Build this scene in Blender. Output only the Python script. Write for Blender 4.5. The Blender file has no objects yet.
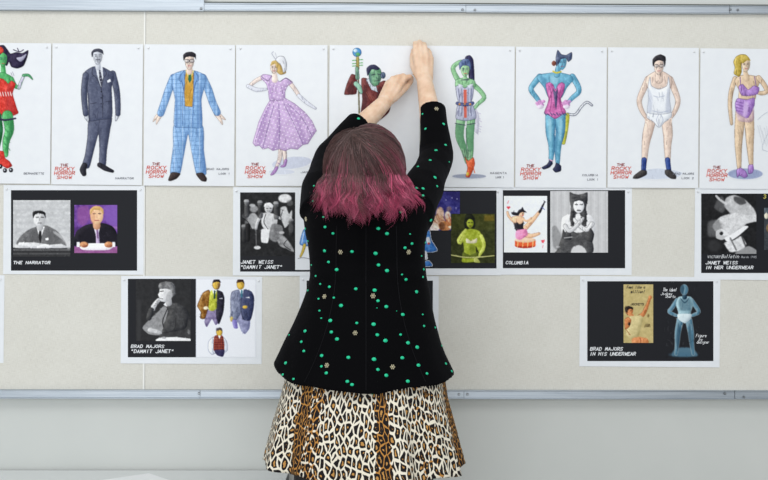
import bpy, bmesh, math, random
import numpy as np
from mathutils import Vector, Matrix, noise as mnoise
from mathutils.bvhtree import BVHTree

SC = bpy.context.scene
COL = SC.collection
random.seed(7)
RNG = np.random.default_rng(7)

# ------------------------------------------------------------------ camera
ZC = 1.36                 # camera height above the floor
DIST = 3.40               # camera to tackboard
FPX = 1114.75             # focal length in pixels of the 768 px frame
YAW = math.radians(0.67)
ROLL = math.radians(0.157)
CAM = Vector((-DIST * math.tan(YAW), -DIST, ZC))
CROT = Matrix.Rotation(-YAW, 4, 'Z') @ Matrix.Rotation(math.radians(90), 4, 'X') @ Matrix.Rotation(ROLL, 4, 'Z')
cd = bpy.data.cameras.new('camera')
cd.sensor_width = 36.0
cd.lens = 36.0 * FPX / 768.0
cam = bpy.data.objects.new('camera', cd)
COL.objects.link(cam)
cam.matrix_world = Matrix.Translation(CAM) @ CROT
SC.camera = cam

# ------------------------------------------------------------------ light and exposure
world = bpy.data.worlds.new('room_light')
world.use_nodes = True
SC.world = world
bg = world.node_tree.nodes['Background']
bg.inputs[0].default_value = (0.94, 0.98, 1.0, 1)
bg.inputs[1].default_value = 0.60

def area_light(name, loc, target, sx, sy, power, color=(1, 1, 1)):
    ld = bpy.data.lights.new(name, 'AREA')
    ld.shape = 'RECTANGLE'
    ld.size, ld.size_y = sx, sy
    ld.energy = power
    ld.color = color
    o = bpy.data.objects.new(name, ld)
    COL.objects.link(o)
    o.location = loc
    o.rotation_euler = (Vector(target) - Vector(loc)).to_track_quat('-Z', 'Y').to_euler()
    return o

area_light('ceiling_lamp', (-0.2, -1.7, 2.95), (-0.1, -0.75, 0.6), 3.6, 0.9, 26, (1.0, 0.99, 0.97))
area_light('window_daylight', (-0.8, -5.2, 1.5), (0.1, 0.0, 1.15), 4.4, 2.4, 92, (0.95, 0.98, 1.0))

vs = SC.view_settings
vs.view_transform = 'Standard'
vs.look = 'None'
vs.gamma = 1.0
vs.exposure = -0.06
vs.use_curve_mapping = False

# ------------------------------------------------------------------ helpers
def U(px, py, Y=0.0):
    """the point of the vertical plane y = Y that the photograph shows at pixel (px, py)"""
    d = CROT.to_3x3() @ Vector(((px - 384.0) / FPX, (240.0 - py) / FPX, -1.0))
    t = (Y - CAM.y) / d.y
    return CAM + d * t

def lin(c):
    """sRGB 0-255 to linear"""
    out = []
    for v in c[:3]:
        v = v / 255.0
        out.append(v / 12.92 if v <= 0.04045 else ((v + 0.055) / 1.055) ** 2.4)
    return tuple(out)

def tag(o, label=None, cat=None, group=None, kind=None):
    if label: o['label'] = label
    if cat: o['category'] = cat
    if group: o['group'] = group
    if kind: o['kind'] = kind
    return o

def link(name, me, mat=None, parent=None, smooth=False):
    if mat is not None and len(me.materials) == 0:
        me.materials.append(mat)
    if smooth:
        for p in me.polygons: p.use_smooth = True
    o = bpy.data.objects.new(name, me)
    COL.objects.link(o)
    if parent is not None:
        o.parent = parent
    return o

def empty(name, loc=(0, 0, 0)):
    o = bpy.data.objects.new(name, None)
    o.empty_display_size = 0.05
    COL.objects.link(o)
    o.location = loc
    return o

def bm_obj(name, bm, mat, parent=None, smooth=False, bevel=0.0, segs=2):
    if bevel > 0:
        bmesh.ops.bevel(bm, geom=list(bm.edges), offset=bevel, segments=segs, affect='EDGES', profile=0.5)
    bmesh.ops.recalc_face_normals(bm, faces=list(bm.faces))
    me = bpy.data.meshes.new(name)
    bm.to_mesh(me)
    bm.free()
    return link(name, me, mat, parent, smooth)

def add_box(bm, x0, x1, y0, y1, z0, z1):
    vs_ = [bm.verts.new((x, y, z)) for x in (x0, x1) for y in (y0, y1) for z in (z0, z1)]
    for f in ((0, 1, 3, 2), (4, 6, 7, 5), (0, 4, 5, 1), (2, 3, 7, 6), (0, 2, 6, 4), (1, 5, 7, 3)):
        bm.faces.new([vs_[i] for i in f])

def box_obj(name, x0, x1, y0, y1, z0, z1, mat, parent=None, bevel=0.0):
    bm = bmesh.new()
    add_box(bm, x0, x1, y0, y1, z0, z1)
    return bm_obj(name, bm, mat, parent, bevel=bevel)

def mat_new(name, color, rough=0.6, metal=0.0, spec=0.5):
    m = bpy.data.materials.new(name)
    m.use_nodes = True
    b = m.node_tree.nodes['Principled BSDF']
    b.inputs['Base Color'].default_value = (*lin(color), 1)
    b.inputs['Roughness'].default_value = rough
    b.inputs['Metallic'].default_value = metal
    b.inputs['Specular IOR Level'].default_value = spec
    return m, m.node_tree, b

def nd(nt, typ, **kw):
    n = nt.nodes.new(typ)
    for k, v in kw.items():
        if k.startswith('i_'):
            n.inputs[k[2:].replace('_', ' ')].default_value = v
        else:
            setattr(n, k, v)
    return n

def ramp(nt, fac, stops, interp='LINEAR'):
    r = nt.nodes.new('ShaderNodeValToRGB')
    r.color_ramp.interpolation = interp
    while len(r.color_ramp.elements) > 1:
        r.color_ramp.elements.remove(r.color_ramp.elements[-1])
    r.color_ramp.elements[0].position = stops[0][0]
    r.color_ramp.elements[0].color = (*stops[0][1], 1)
    for p, c in stops[1:]:
        e = r.color_ramp.elements.new(p)
        e.color = (*c, 1)
    nt.links.new(fac, r.inputs[0])
    return r.outputs[0]

def bump(nt, bsdf, height, strength, dist=0.001):
    b = nt.nodes.new('ShaderNodeBump')
    b.inputs['Strength'].default_value = strength
    b.inputs['Distance'].default_value = dist
    nt.links.new(height, b.inputs['Height'])
    nt.links.new(b.outputs[0], bsdf.inputs['Normal'])

# ------------------------------------------------------------------ materials of the setting
def m_linen():
    m, nt, b = mat_new('linen_board', (206, 202, 193), 0.95, 0, 0.15)
    tc = nd(nt, 'ShaderNodeTexCoord')
    def stretch(sx, sy, sz, detail, rough):
        mp = nd(nt, 'ShaderNodeMapping'); mp.inputs['Scale'].default_value = (sx, sy, sz)
        nt.links.new(tc.outputs['Object'], mp.inputs['Vector'])
        n = nd(nt, 'ShaderNodeTexNoise', i_Scale=1.0, i_Detail=detail, i_Roughness=rough)
        nt.links.new(mp.outputs[0], n.inputs['Vector'])
        return n.outputs['Fac']
    h = stretch(60, 60, 900, 3, 0.6)
    v = stretch(900, 60, 60, 3, 0.6)
    big = stretch(7, 7, 7, 3, 0.6)
    add = nd(nt, 'ShaderNodeMath', operation='ADD'); nt.links.new(h, add.inputs[0]); nt.links.new(v, add.inputs[1])
    add2 = nd(nt, 'ShaderNodeMath', operation='MULTIPLY_ADD'); nt.links.new(big, add2.inputs[0]); add2.inputs[1].default_value = 0.4
    nt.links.new(add.outputs[0], add2.inputs[2])
    mr = nd(nt, 'ShaderNodeMapRange'); mr.inputs['From Min'].default_value = 0.75; mr.inputs['From Max'].default_value = 1.65
    nt.links.new(add2.outputs[0], mr.inputs['Value'])
    c = ramp(nt, mr.outputs[0], [(0.0, lin((202, 199, 190))), (0.5, lin((221, 219, 211))), (1.0, lin((233, 232, 226)))])
    nt.links.new(c, b.inputs['Base Color'])
    bump(nt, b, add.outputs[0], 0.35, 0.0008)
    return m

def m_wall():
    m, nt, b = mat_new('painted_wall', (206, 209, 206), 0.75, 0, 0.25)
    tc = nd(nt, 'ShaderNodeTexCoord')
    n = nd(nt, 'ShaderNodeTexNoise', i_Scale=2.5, i_Detail=4.0)
    nt.links.new(tc.outputs['Object'], n.inputs['Vector'])
    c = ramp(nt, n.outputs['Fac'], [(0.3, lin((204, 207, 204))), (0.7, lin((211, 213, 210)))])
    nt.links.new(c, b.inputs['Base Color'])
    n2 = nd(nt, 'ShaderNodeTexNoise', i_Scale=220.0, i_Detail=2.0)
    nt.links.new(tc.outputs['Object'], n2.inputs['Vector'])
    bump(nt, b, n2.outputs['Fac'], 0.08, 0.0005)
    return m

def m_alu():
    m, nt, b = mat_new('brushed_aluminium', (205, 210, 216), 0.38, 0.85, 0.5)
    tc = nd(nt, 'ShaderNodeTexCoord')
    mp = nd(nt, 'ShaderNodeMapping'); mp.inputs['Scale'].default_value = (6, 120, 700)
    nt.links.new(tc.outputs['Object'], mp.inputs['Vector'])
    n = nd(nt, 'ShaderNodeTexNoise', i_Scale=1.0, i_Detail=4.0)
    nt.links.new(mp.outputs[0], n.inputs['Vector'])
    c = ramp(nt, n.outputs['Fac'], [(0.3, lin((158, 167, 177))), (0.7, lin((190, 197, 204)))])
    nt.links.new(c, b.inputs['Base Color'])
    r = nd(nt, 'ShaderNodeMapRange'); r.inputs['To Min'].default_value = 0.3; r.inputs['To Max'].default_value = 0.5
    nt.links.new(n.outputs['Fac'], r.inputs['Value'])
    nt.links.new(r.outputs[0], b.inputs['Roughness'])
    return m

def m_paper(name, c1, c2):
    m, nt, b = mat_new(name, c1, 0.55, 0, 0.3)
    tc = nd(nt, 'ShaderNodeTexCoord')
    n = nd(nt, 'ShaderNodeTexNoise', i_Scale=30.0, i_Detail=5.0)
    nt.links.new(tc.outputs['Object'], n.inputs['Vector'])
    c = ramp(nt, n.outputs['Fac'], [(0.3, lin(c1)), (0.7, lin(c2))])
    nt.links.new(c, b.inputs['Base Color'])
    return m

def m_print(name='ink_print', rough=0.5):
    """flat print: colour from the mesh's colour attribute, with a little paper grain"""
    m, nt, b = mat_new(name, (128, 128, 128), rough, 0, 0.12)
    a = nd(nt, 'ShaderNodeVertexColor'); a.layer_name = 'ink'
    tc = nd(nt, 'ShaderNodeTexCoord')
    n = nd(nt, 'ShaderNodeTexNoise', i_Scale=420.0, i_Detail=2.0)
    nt.links.new(tc.outputs['Object'], n.inputs['Vector'])
    mr = nd(nt, 'ShaderNodeMapRange'); mr.inputs['To Min'].default_value = 0.92; mr.inputs['To Max'].default_value = 1.08
    nt.links.new(n.outputs['Fac'], mr.inputs['Value'])
    mx = nd(nt, 'ShaderNodeMix', data_type='RGBA', blend_type='MULTIPLY'); mx.inputs[0].default_value = 1.0
    nt.links.new(a.outputs[0], mx.inputs[6]); nt.links.new(mr.outputs[0], mx.inputs[7])
    nt.links.new(mx.outputs[2], b.inputs['Base Color'])
    return m

M_LINEN, M_WALL, M_ALU = m_linen(), m_wall(), m_alu()
M_PAPER = m_paper('drawing_paper', (232, 235, 240), (236, 239, 243))
M_SHEET = m_paper('copy_paper', (231, 235, 240), (236, 239, 244))
M_PRINT = m_print()
# ------------------------------------------------------------------ the room
WALL_Y = 0.016            # painted wall behind the tackboard
def m_floor():
    m, nt, b = mat_new('vinyl_floor', (168, 166, 160), 0.45)
    tc = nd(nt, 'ShaderNodeTexCoord')
    n = nd(nt, 'ShaderNodeTexNoise', i_Scale=14.0, i_Detail=8.0)
    nt.links.new(tc.outputs['Object'], n.inputs['Vector'])
    c = ramp(nt, n.outputs['Fac'], [(0.35, lin((156, 154, 148))), (0.65, lin((178, 176, 171)))])
    nt.links.new(c, b.inputs['Base Color'])
    return m
o = box_obj('wall_back', -3.6, 3.6, WALL_Y, WALL_Y + 0.12, 0.0, 3.2, M_WALL); tag(o, 'pale grey painted wall behind the fabric tackboard', kind='structure')
o = box_obj('floor', -3.6, 3.6, -5.6, WALL_Y + 0.12, -0.1, 0.0, m_floor()); tag(o, 'grey speckled vinyl floor of the workroom', kind='structure')

# tackboard: two linen covered panels, aluminium rails above and below
board = empty('tackboard', (0, 0, 0))
tag(board, 'beige linen tackboard with aluminium rails behind the pinned papers', 'tackboard')
seam_x = U(144.5, 300).x
zt, zb = U(384, 12).z, U(384, 390).z
XL, XR = -2.7, 2.7
def panel(x0, x1):
    bm = bmesh.new()
    add_box(bm, x0, x1, 0.0, WALL_Y - 0.001, zb - 0.01, zt + 0.012)
    return bm_obj('fabric_panel', bm, M_LINEN, board, bevel=0.0012)
panel(XL, seam_x - 0.0012)
panel(seam_x + 0.0019, seam_x + 2.44)
panel(seam_x + 2.4424, XR)
# pale thread line standing in the seam
m_seam, _, _ = mat_new('seam_tape', (240, 240, 236), 0.9)
box_obj('seam_tape', seam_x - 0.0040, seam_x + 0.0010, -0.0005, 0.004, zb - 0.008, zt + 0.01, m_seam, board)

m_screw, _, _ = mat_new('screw_steel', (150, 154, 158), 0.3, 0.9)
def screw(px, py, parent, y):
    p = U(px, py, y)
    bm = bmesh.new()
    bmesh.ops.create_cone(bm, cap_ends=True, segments=14, radius1=0.0042, radius2=0.0028, depth=0.0022)
    bmesh.ops.rotate(bm, verts=bm.verts, matrix=Matrix.Rotation(math.radians(90), 3, 'X'), cent=(0, 0, 0))
    add_box(bm, -0.0026, 0.0026, -0.00135, -0.0009, -0.0004, 0.0004)
    me = bpy.data.meshes.new('screw'); bm.to_mesh(me); bm.free()
    s = link('screw', me, m_screw, parent); s.location = (p.x, y - 0.0010, p.z)
    return s

def rail(x0, x1, z0, z1, lip, depth=0.014):
    """aluminium channel: flat web, rounded lips along both long edges"""
    prof = [(0.0, z0), (-depth, z0), (-depth - 0.002, z0 + 0.001), (-depth - 0.002, z0 + lip), (-depth + 0.001, z0 + lip + 0.0015),
            (-depth + 0.001, z1 - lip - 0.0015), (-depth - 0.001, z1 - lip), (-depth - 0.001, z1 - 0.001), (-depth + 0.001, z1), (0.0, z1)]
    bm = bmesh.new()
    a = [bm.verts.new((x0, y, z)) for y, z in prof]
    b = [bm.verts.new((x1, y, z)) for y, z in prof]
    n = len(prof)
    for i in range(n):
        bm.faces.new((a[i], a[(i + 1) % n], b[(i + 1) % n], b[i]))
    bm.faces.new(a[::-1]); bm.faces.new(b)
    return bm_obj('rail', bm, M_ALU, board)

rt0, rt1 = U(384, 12.0, -0.015).z, U(384, 3.6, -0.015).z
rb0, rb1 = U(384, 399.2, -0.015).z, U(384, 390.2, -0.015).z
xj = [U(204, 8, -0.015).x, U(466, 8, -0.015).x, U(730, 8, -0.015).x]
xk = [U(200, 395, -0.015).x, U(464, 395, -0.015).x, U(735, 395, -0.015).x]
top = []
edges = [XL] + xj + [XR]
for i in range(4):
    z1 = rt1 + (0.030 if i == 0 else 0.0)
    top.append(rail(edges[i] + 0.0006, edges[i + 1] - 0.0006, rt0 + (0.001 if i % 2 else 0.0), z1, 0.003, 0.013 + 0.0012 * (i % 2)))
low = []
edges = [XL] + xk + [XR]
for i in range(4):
    low.append(rail(edges[i] + 0.0006, edges[i + 1] - 0.0006, rb0 + (0.0008 if i % 2 else 0.0), rb1, 0.0028, 0.013 + 0.0012 * (i % 2)))
for px, py, i in ((201, 8.5, 0), (462.5, 9.6, 1), (475, 10, 2), (730.5, 9.5, 2), (738, 9.8, 3)):
    screw(px, py, top[i], -0.0145)
for px, py, i in ((199, 393.5, 0), (459, 394.4, 1), (467.5, 394.4, 2), (725, 393.6, 2), (744, 397, 3)):
    screw(px, py, low[i], -0.0145)
# shadow gap strip: dark rubber gasket above the upper rail
m_gask, _, _ = mat_new('rubber_gasket', (92, 96, 92), 0.8)
box_obj('gasket', xj[0], XR, 0.002, WALL_Y - 0.0005, rt1 - 0.002, rt1 + 0.0068, m_gask, board)

# work table standing against the wall, its far right corner just beside the person
m_top, nt, b = mat_new('laminate_top', (224, 227, 227), 0.45)
m_edge, _, _ = mat_new('table_edge', (96, 98, 100), 0.5)
m_leg, _, _ = mat_new('table_leg_steel', (120, 122, 126), 0.35, 0.8)
tz = U(384, 470.5, WALL_Y - 0.01).z
tx1 = U(287.5, 471, -0.05).x
tx0, ty0, ty1 = tx1 - 1.52, WALL_Y - 0.008 - 0.62, WALL_Y - 0.008
table = empty('work_table', ((tx0 + tx1) / 2, (ty0 + ty1) / 2, 0))
tag(table, 'pale grey laminate work table against the wall, beside the person', 'table')
def rounded(x0, x1, y0, y1, r, n=8):
    pts = []
    for cx, cy, a0 in ((x1 - r, y1 - r, 0), (x0 + r, y1 - r, 90), (x0 + r, y0 + r, 180), (x1 - r, y0 + r, 270)):
        for k in range(n + 1):
            a = math.radians(a0 + 90 * k / n)
            pts.append((cx + r * math.cos(a), cy + r * math.sin(a)))
    return pts
def slab(name, pts, z0, z1, mat, parent):
    bm = bmesh.new()
    lo = [bm.verts.new((x - parent.location.x, y - parent.location.y, z0)) for x, y in pts]
    hi = [bm.verts.new((x - parent.location.x, y - parent.location.y, z1)) for x, y in pts]
    n = len(pts)
    for i in range(n):
        bm.faces.new((lo[i], lo[(i + 1) % n], hi[(i + 1) % n], hi[i]))
    bm.faces.new(lo[::-1]); bm.faces.new(hi)
    return bm_obj(name, bm, mat, parent)
slab('tabletop', rounded(tx0, tx1, ty0, ty1, 0.03), tz - 0.026, tz, m_top, table)
e = 0.0025
slab('edge_band', rounded(tx0 - e, tx1 + e, ty0 - e, ty1 + e, 0.0325), tz - 0.0275, tz - 0.0016, m_edge, table)
for sx in (tx0 + 0.07, tx1 - 0.07):
    for sy in (ty0 + 0.07, ty1 - 0.07):
        bm = bmesh.new()
        bmesh.ops.create_cone(bm, cap_ends=True, segments=20, radius1=0.014, radius2=0.019, depth=tz - 0.0275)
        bmesh.ops.translate(bm, verts=bm.verts, vec=(sx - table.location.x, sy - table.location.y, (tz - 0.0275) / 2))
        bm_obj('leg', bm, m_leg, table, smooth=False)
# loose sheet lying on the table
corner = U(149, 473.3, 0)
d = corner - CAM
corner = CAM + d * ((tz + 0.0006 - CAM.z) / d.z)
bm = bmesh.new()
ang = math.radians(-51)
ux = Vector((math.cos(ang), math.sin(ang), 0))
uy = Vector((ux.y, -ux.x, 0))
for i in range(7):
    for j in range(5):
        p = ux * (0.297 * i / 6) + uy * (0.21 * j / 4)
        bm.verts.new((p.x, p.y, 0.0004 + 0.00002 * i * j))
bm.verts.ensure_lookup_table()
for i in range(6):
    for j in range(4):
        bm.faces.new([bm.verts[k] for k in (i * 5 + j, i * 5 + j + 1, i * 5 + j + 6, i * 5 + j + 5)])
o = bm_obj('paper_sheet', bm, m_paper('bright_copy_paper', (244, 246, 248), (248, 249, 250)))
o.location = (corner.x, corner.y, corner.z)
sm = o.modifiers.new('thickness', 'SOLIDIFY'); sm.thickness = 0.0004; sm.offset = 1
tag(o, 'loose blank white sheet lying on the work table', 'paper')
# ------------------------------------------------------------------ the person pinning a sheet
TY = -0.44                # depth of the torso axis
SPX = 3.05e-3             # metres per pixel on the board

def capsule(bm, a, b, ra, rb, seg=14):
    """closed tapered capsule between two points"""
    a, b = Vector(a), Vector(b)
    d = b - a
    L = d.length
    if L < 1e-6:
        d = Vector((0, 0, 1)); L = 1e-6
    w = d.normalized()
    u = w.orthogonal().normalized(); v = w.cross(u)
    rings = []
    prof = [(-ra * math.cos(t), ra * math.sin(t), 0) for t in (math.radians(x) for x in (18, 40, 65, 90))]
    prof += [(L + rb * math.cos(t), rb * math.sin(t), 1) for t in (math.radians(x) for x in (90, 65, 40, 18))]
    for h, r, _ in prof:
        rings.append([bm.verts.new(a + w * h + (u * math.cos(2 * math.pi * k / seg) + v * math.sin(2 * math.pi * k / seg)) * r) for k in range(seg)])
    for q in range(len(rings) - 1):
        for k in range(seg):
            bm.faces.new((rings[q][k], rings[q][(k + 1) % seg], rings[q + 1][(k + 1) % seg], rings[q + 1][k]))
    bm.faces.new(rings[0][::-1]); bm.faces.new(rings[-1])

def tube(bm, pts, radii, seg=18, flat=1.0):
    """closed tube with flat ends along points"""
    pts = [Vector(p) for p in pts]
    rings = []
    up = None
    for i, p in enumerate(pts):
        d = (pts[min(i + 1, len(pts) - 1)] - pts[max(i - 1, 0)]).normalized()
        if up is None: up = d.orthogonal().normalized()
        u = (up - d * up.dot(d)).normalized(); up = u
        v = d.cross(u)
        rings.append([bm.verts.new(p + (u * math.cos(2 * math.pi * k / seg) + v * math.sin(2 * math.pi * k / seg)) * radii[i]) for k in range(seg)])
    for q in range(len(rings) - 1):
        for k in range(seg):
            bm.faces.new((rings[q][k], rings[q][(k + 1) % seg], rings[q + 1][(k + 1) % seg], rings[q + 1][k]))
    bm.faces.new(rings[0][::-1]); bm.faces.new(rings[-1])

def ellipsoid(bm, c, r, rot=None, seg=20):
    m = Matrix.Translation(Vector(c)) @ (rot.to_4x4() if rot else Matrix.Identity(4)) @ Matrix.Diagonal((*r, 1))
    bmesh.ops.create_uvsphere(bm, u_segments=seg, v_segments=seg // 2 + 2, radius=1.0, matrix=m)

def remeshed(name, bm, voxel, smooth_it=4, factor=0.5):
    bmesh.ops.recalc_face_normals(bm, faces=list(bm.faces))
    me = bpy.data.meshes.new(name + '_src'); bm.to_mesh(me); bm.free()
    t = bpy.data.objects.new(name + '_src', me); COL.objects.link(t)
    r = t.modifiers.new('r', 'REMESH'); r.mode = 'VOXEL'; r.voxel_size = voxel; r.adaptivity = 0
    if smooth_it:
        s = t.modifiers.new('s', 'SMOOTH'); s.iterations = smooth_it; s.factor = factor
    dg = bpy.context.evaluated_depsgraph_get(); dg.update()
    out = bpy.data.meshes.new_from_object(t.evaluated_get(dg), preserve_all_data_layers=False, depsgraph=dg)
    bpy.data.objects.remove(t); bpy.data.meshes.remove(me)
    out.name = name
    out.materials.clear()
    for p in out.polygons: p.use_smooth = True
    return out

# materials
m_skin, nt, b = mat_new('skin', (232, 190, 164), 0.5)
b.inputs['Subsurface Weight'].default_value = 0.12
b.inputs['Subsurface Radius'].default_value = (0.012, 0.005, 0.003)
b.inputs['Subsurface Scale'].default_value = 0.5
tc = nd(nt, 'ShaderNodeTexCoord')
n = nd(nt, 'ShaderNodeTexNoise', i_Scale=38.0, i_Detail=4.0); nt.links.new(tc.outputs['Object'], n.inputs['Vector'])
nt.links.new(ramp(nt, n.outputs['Fac'], [(0.3, lin((222, 184, 154))), (0.55, lin((233, 201, 174))), (0.75, lin((240, 214, 192)))]), b.inputs['Base Color'])

m_velvet, nt, b = mat_new('black_velvet', (5, 5, 7), 0.9, 0, 0.08)
b.inputs['Sheen Weight'].default_value = 0.025
b.inputs['Sheen Roughness'].default_value = 0.45
b.inputs['Sheen Tint'].default_value = (0.5, 0.5, 0.65, 1)
tc = nd(nt, 'ShaderNodeTexCoord')
n = nd(nt, 'ShaderNodeTexNoise', i_Scale=900.0, i_Detail=2.0); nt.links.new(tc.outputs['Object'], n.inputs['Vector'])
bump(nt, b, n.outputs['Fac'], 0.3, 0.0006)

# ---- joints
shR, elR, wrR = U(419, 203, -0.43), U(437.5, 158, -0.215), U(424.5, 80, -0.078)
shL, elL, wrL = U(318, 205, -0.45), U(329, 158, -0.25), U(384, 103, -0.105)
neck0 = U(366, 197, TY + 0.0); headc = U(365, 166, -0.465)

body = bmesh.new()
# head: built upright, then tipped back on the neck to look up at the hands
HR = Matrix.Rotation(math.radians(24), 3, 'X')
def H(x, y, z): return headc + HR @ Vector((x, y, z))
ellipsoid(body, H(0, -0.005, 0.012), (0.073, 0.092, 0.094), HR)
ellipsoid(body, H(0, 0.032, -0.035), (0.058, 0.062, 0.075), HR)
capsule(body, H(0, 0.055, -0.085), H(0, 0.066, -0.088), 0.028, 0.022)
capsule(body, H(0, 0.092, 0.008), H(0, 0.108, -0.030), 0.009, 0.013)      # nose
for s in (-1, 1):
    capsule(body, H(s * 0.004, 0.098, -0.036), H(s * 0.012, 0.094, -0.034), 0.009, 0.008)
    capsule(body, H(s * 0.014, 0.086, 0.022), H(s * 0.046, 0.074, 0.022), 0.010, 0.008)   # brow
    capsule(body, H(s * 0.036, 0.070, -0.028), H(s * 0.044, 0.060, -0.030), 0.020, 0.020)  # cheek
    ellipsoid(body, H(s * 0.076, 0.0, -0.012), (0.010, 0.019, 0.031), HR)   # ear
capsule(body, H(-0.018, 0.088, -0.062), H(0.018, 0.088, -0.062), 0.007, 0.007)   # lips
capsule(body, H(-0.014, 0.088, -0.070), H(0.014, 0.088, -0.070), 0.007, 0.007)
capsule(body, neck0 + Vector((0, 0, -0.03)), H(0, -0.01, -0.07), 0.056, 0.050)
# torso
chest, waist, hip = U(367, 225, TY), U(367, 268, TY), U(364, 345, TY)
capsule(body, shL + Vector((0.02, 0, -0.02)), shR + Vector((-0.02, 0, -0.02)), 0.052, 0.052)
for s in (-0.05, 0.05):
    capsule(body, chest + Vector((s, 0, 0.02)), waist + Vector((s, 0, 0)), 0.085, 0.075)
    capsule(body, waist + Vector((s, 0, 0)), hip + Vector((s * 1.5, 0, -0.02)), 0.080, 0.095)
# legs
hipz = 0.86
LEG = []
for hx, kx, ax in ((U(330, 400, TY).x, U(313, 470, TY).x, U(312, 470, TY).x - 0.004), (U(398, 400, TY).x, U(413, 470, TY).x, U(414, 470, TY).x + 0.004)):
    LEG.append(((hx, TY, 0.90), (kx * 0.93 + hx * 0.07, TY + 0.012, 0.48), (ax, TY - 0.012, 0.105), (ax, TY + 0.055, 0.072), (ax, TY + 0.125, 0.028)))
for hp, kn, an, fm, toe in LEG:
    capsule(body, hp, kn, 0.092, 0.056)
    capsule(body, kn, Vector(kn) * 0.6 + Vector(an) * 0.4 + Vector((0, -0.012, 0)), 0.053, 0.052)
    capsule(body, Vector(kn) * 0.6 + Vector(an) * 0.4 + Vector((0, -0.012, 0)), an, 0.052, 0.033)
    capsule(body, an, fm, 0.033, 0.030); capsule(body, fm, toe, 0.032, 0.022)
    capsule(body, an, Vector(an) + Vector((0, -0.012, -0.025)), 0.031, 0.027)
# arms
for sh, el, wr in ((shR, elR, wrR), (shL, elL, wrL)):
    capsule(body, sh, el, 0.045, 0.037)
    m = el.lerp(wr, 0.30)
    capsule(body, el, m, 0.037, 0.037)
    capsule(body, m, wr, 0.036, 0.0235)

def hand(bm, wrist, knuckles, normal, chains, thumb):
    """knuckles: index..little points; chains: per finger list of joint points after the knuckle; thumb: joints from palm base"""
    for i, k in enumerate(knuckles):
        base = wrist + (k - wrist) * 0.10 + (k - sum(knuckles, Vector()) / 4) * 0.45
        capsule(bm, base, k, 0.0145, 0.0100)
        capsule(bm, base + normal * -0.008, k + normal * -0.007, 0.0135, 0.0095)
    for a, b_ in zip(knuckles, knuckles[1:]):
        capsule(bm, a.lerp(wrist, 0.12), b_.lerp(wrist, 0.12), 0.0092, 0.0090)
    for k, ch in zip(knuckles, chains):
        r = [0.0086, 0.0078, 0.0074, 0.0064]
        p = [k] + ch
        for q in range(len(p) - 1):
            capsule(bm, p[q], p[q + 1], r[q], r[q + 1], 12)
    r = [0.0150, 0.0120, 0.0102, 0.0085]
    for q in range(len(thumb) - 1):
        capsule(bm, thumb[q], thumb[q + 1], r[q], r[q + 1], 12)

tips = -0.0125
# viewer's right hand: palm to the wall, fingers pointing up and pressing the sheet's top edge
kn = [U(415.6, 54.5, -0.055), U(420.8, 52.8, -0.060), U(426.0, 54.2, -0.058), U(430.6, 58.5, -0.052)]
ch = [[U(415.2, 46.5, -0.046), U(415.0, 43.2, -0.030), U(415.2, 43.0, tips)],
      [U(420.0, 45.0, -0.051), U(419.4, 41.8, -0.034), U(419.2, 42.2, tips)],
      [U(425.0, 47.0, -0.050), U(424.2, 44.2, -0.034), U(423.6, 45.0, tips)],
      [U(429.4, 52.4, -0.042), U(428.0, 50.2, -0.027), U(426.8, 51.0, tips)]]
th = [U(418.5, 74, -0.066), U(413.8, 66, -0.046), U(412.8, 57.5, -0.030), U(413.8, 50.5, -0.0165)]
hand(body, wrR, kn, Vector((0, -1, 0)), ch, th)
# viewer's left hand: back of the hand to the camera, fingers curled, finger and thumb pinching the sheet
kn = [U(404.0, 78.6, -0.062), U(398.4, 77.4, -0.070), U(392.8, 79.0, -0.072), U(388.2, 83.0, -0.068)]
ch = [[U(409.6, 76.6, -0.050), U(411.4, 78.2, -0.034), U(411.6, 79.4, -0.0205)],
      [U(403.2, 75.6, -0.052), U(406.4, 77.4, -0.034), U(407.6, 80.2, -0.022)],
      [U(397.0, 77.0, -0.052), U(400.4, 80.0, -0.036), U(402.4, 83.0, -0.026)],
      [U(392.2, 81.6, -0.050), U(396.0, 84.8, -0.037), U(398.0, 87.0, -0.029)]]
th = [U(393, 98, -0.088), U(401.0, 91.5, -0.062), U(406.6, 86.5, -0.040), U(410.6, 81.6, -0.0215)]
hand(body, wrL, kn, Vector((-0.1, -1, 0.2)).normalized(), ch, th)

me = remeshed('person', body, 0.0030, 3, 0.45)
person = link('person', me, m_skin)
tag(person, 'person with magenta bob, spotted black jacket and leopard skirt, seen from behind', 'person')
# eyes
m_eye, _, _ = mat_new('eye_white', (236, 234, 230), 0.2)
m_iris, _, _ = mat_new('iris', (70, 52, 40), 0.2)
for s in (-1, 1):
    bm = bmesh.new(); ellipsoid(bm, H(s * 0.031, 0.079, 0.004), (0.0125, 0.0105, 0.0095), HR, 16)
    ey = bm_obj('eye', bm, m_eye, person, smooth=True)
    bm = bmesh.new(); ellipsoid(bm, H(s * 0.031, 0.0875, 0.0055), (0.0052, 0.0028, 0.0052), HR, 12)
    bm_obj('iris', bm, m_iris, ey, smooth=True)

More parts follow.
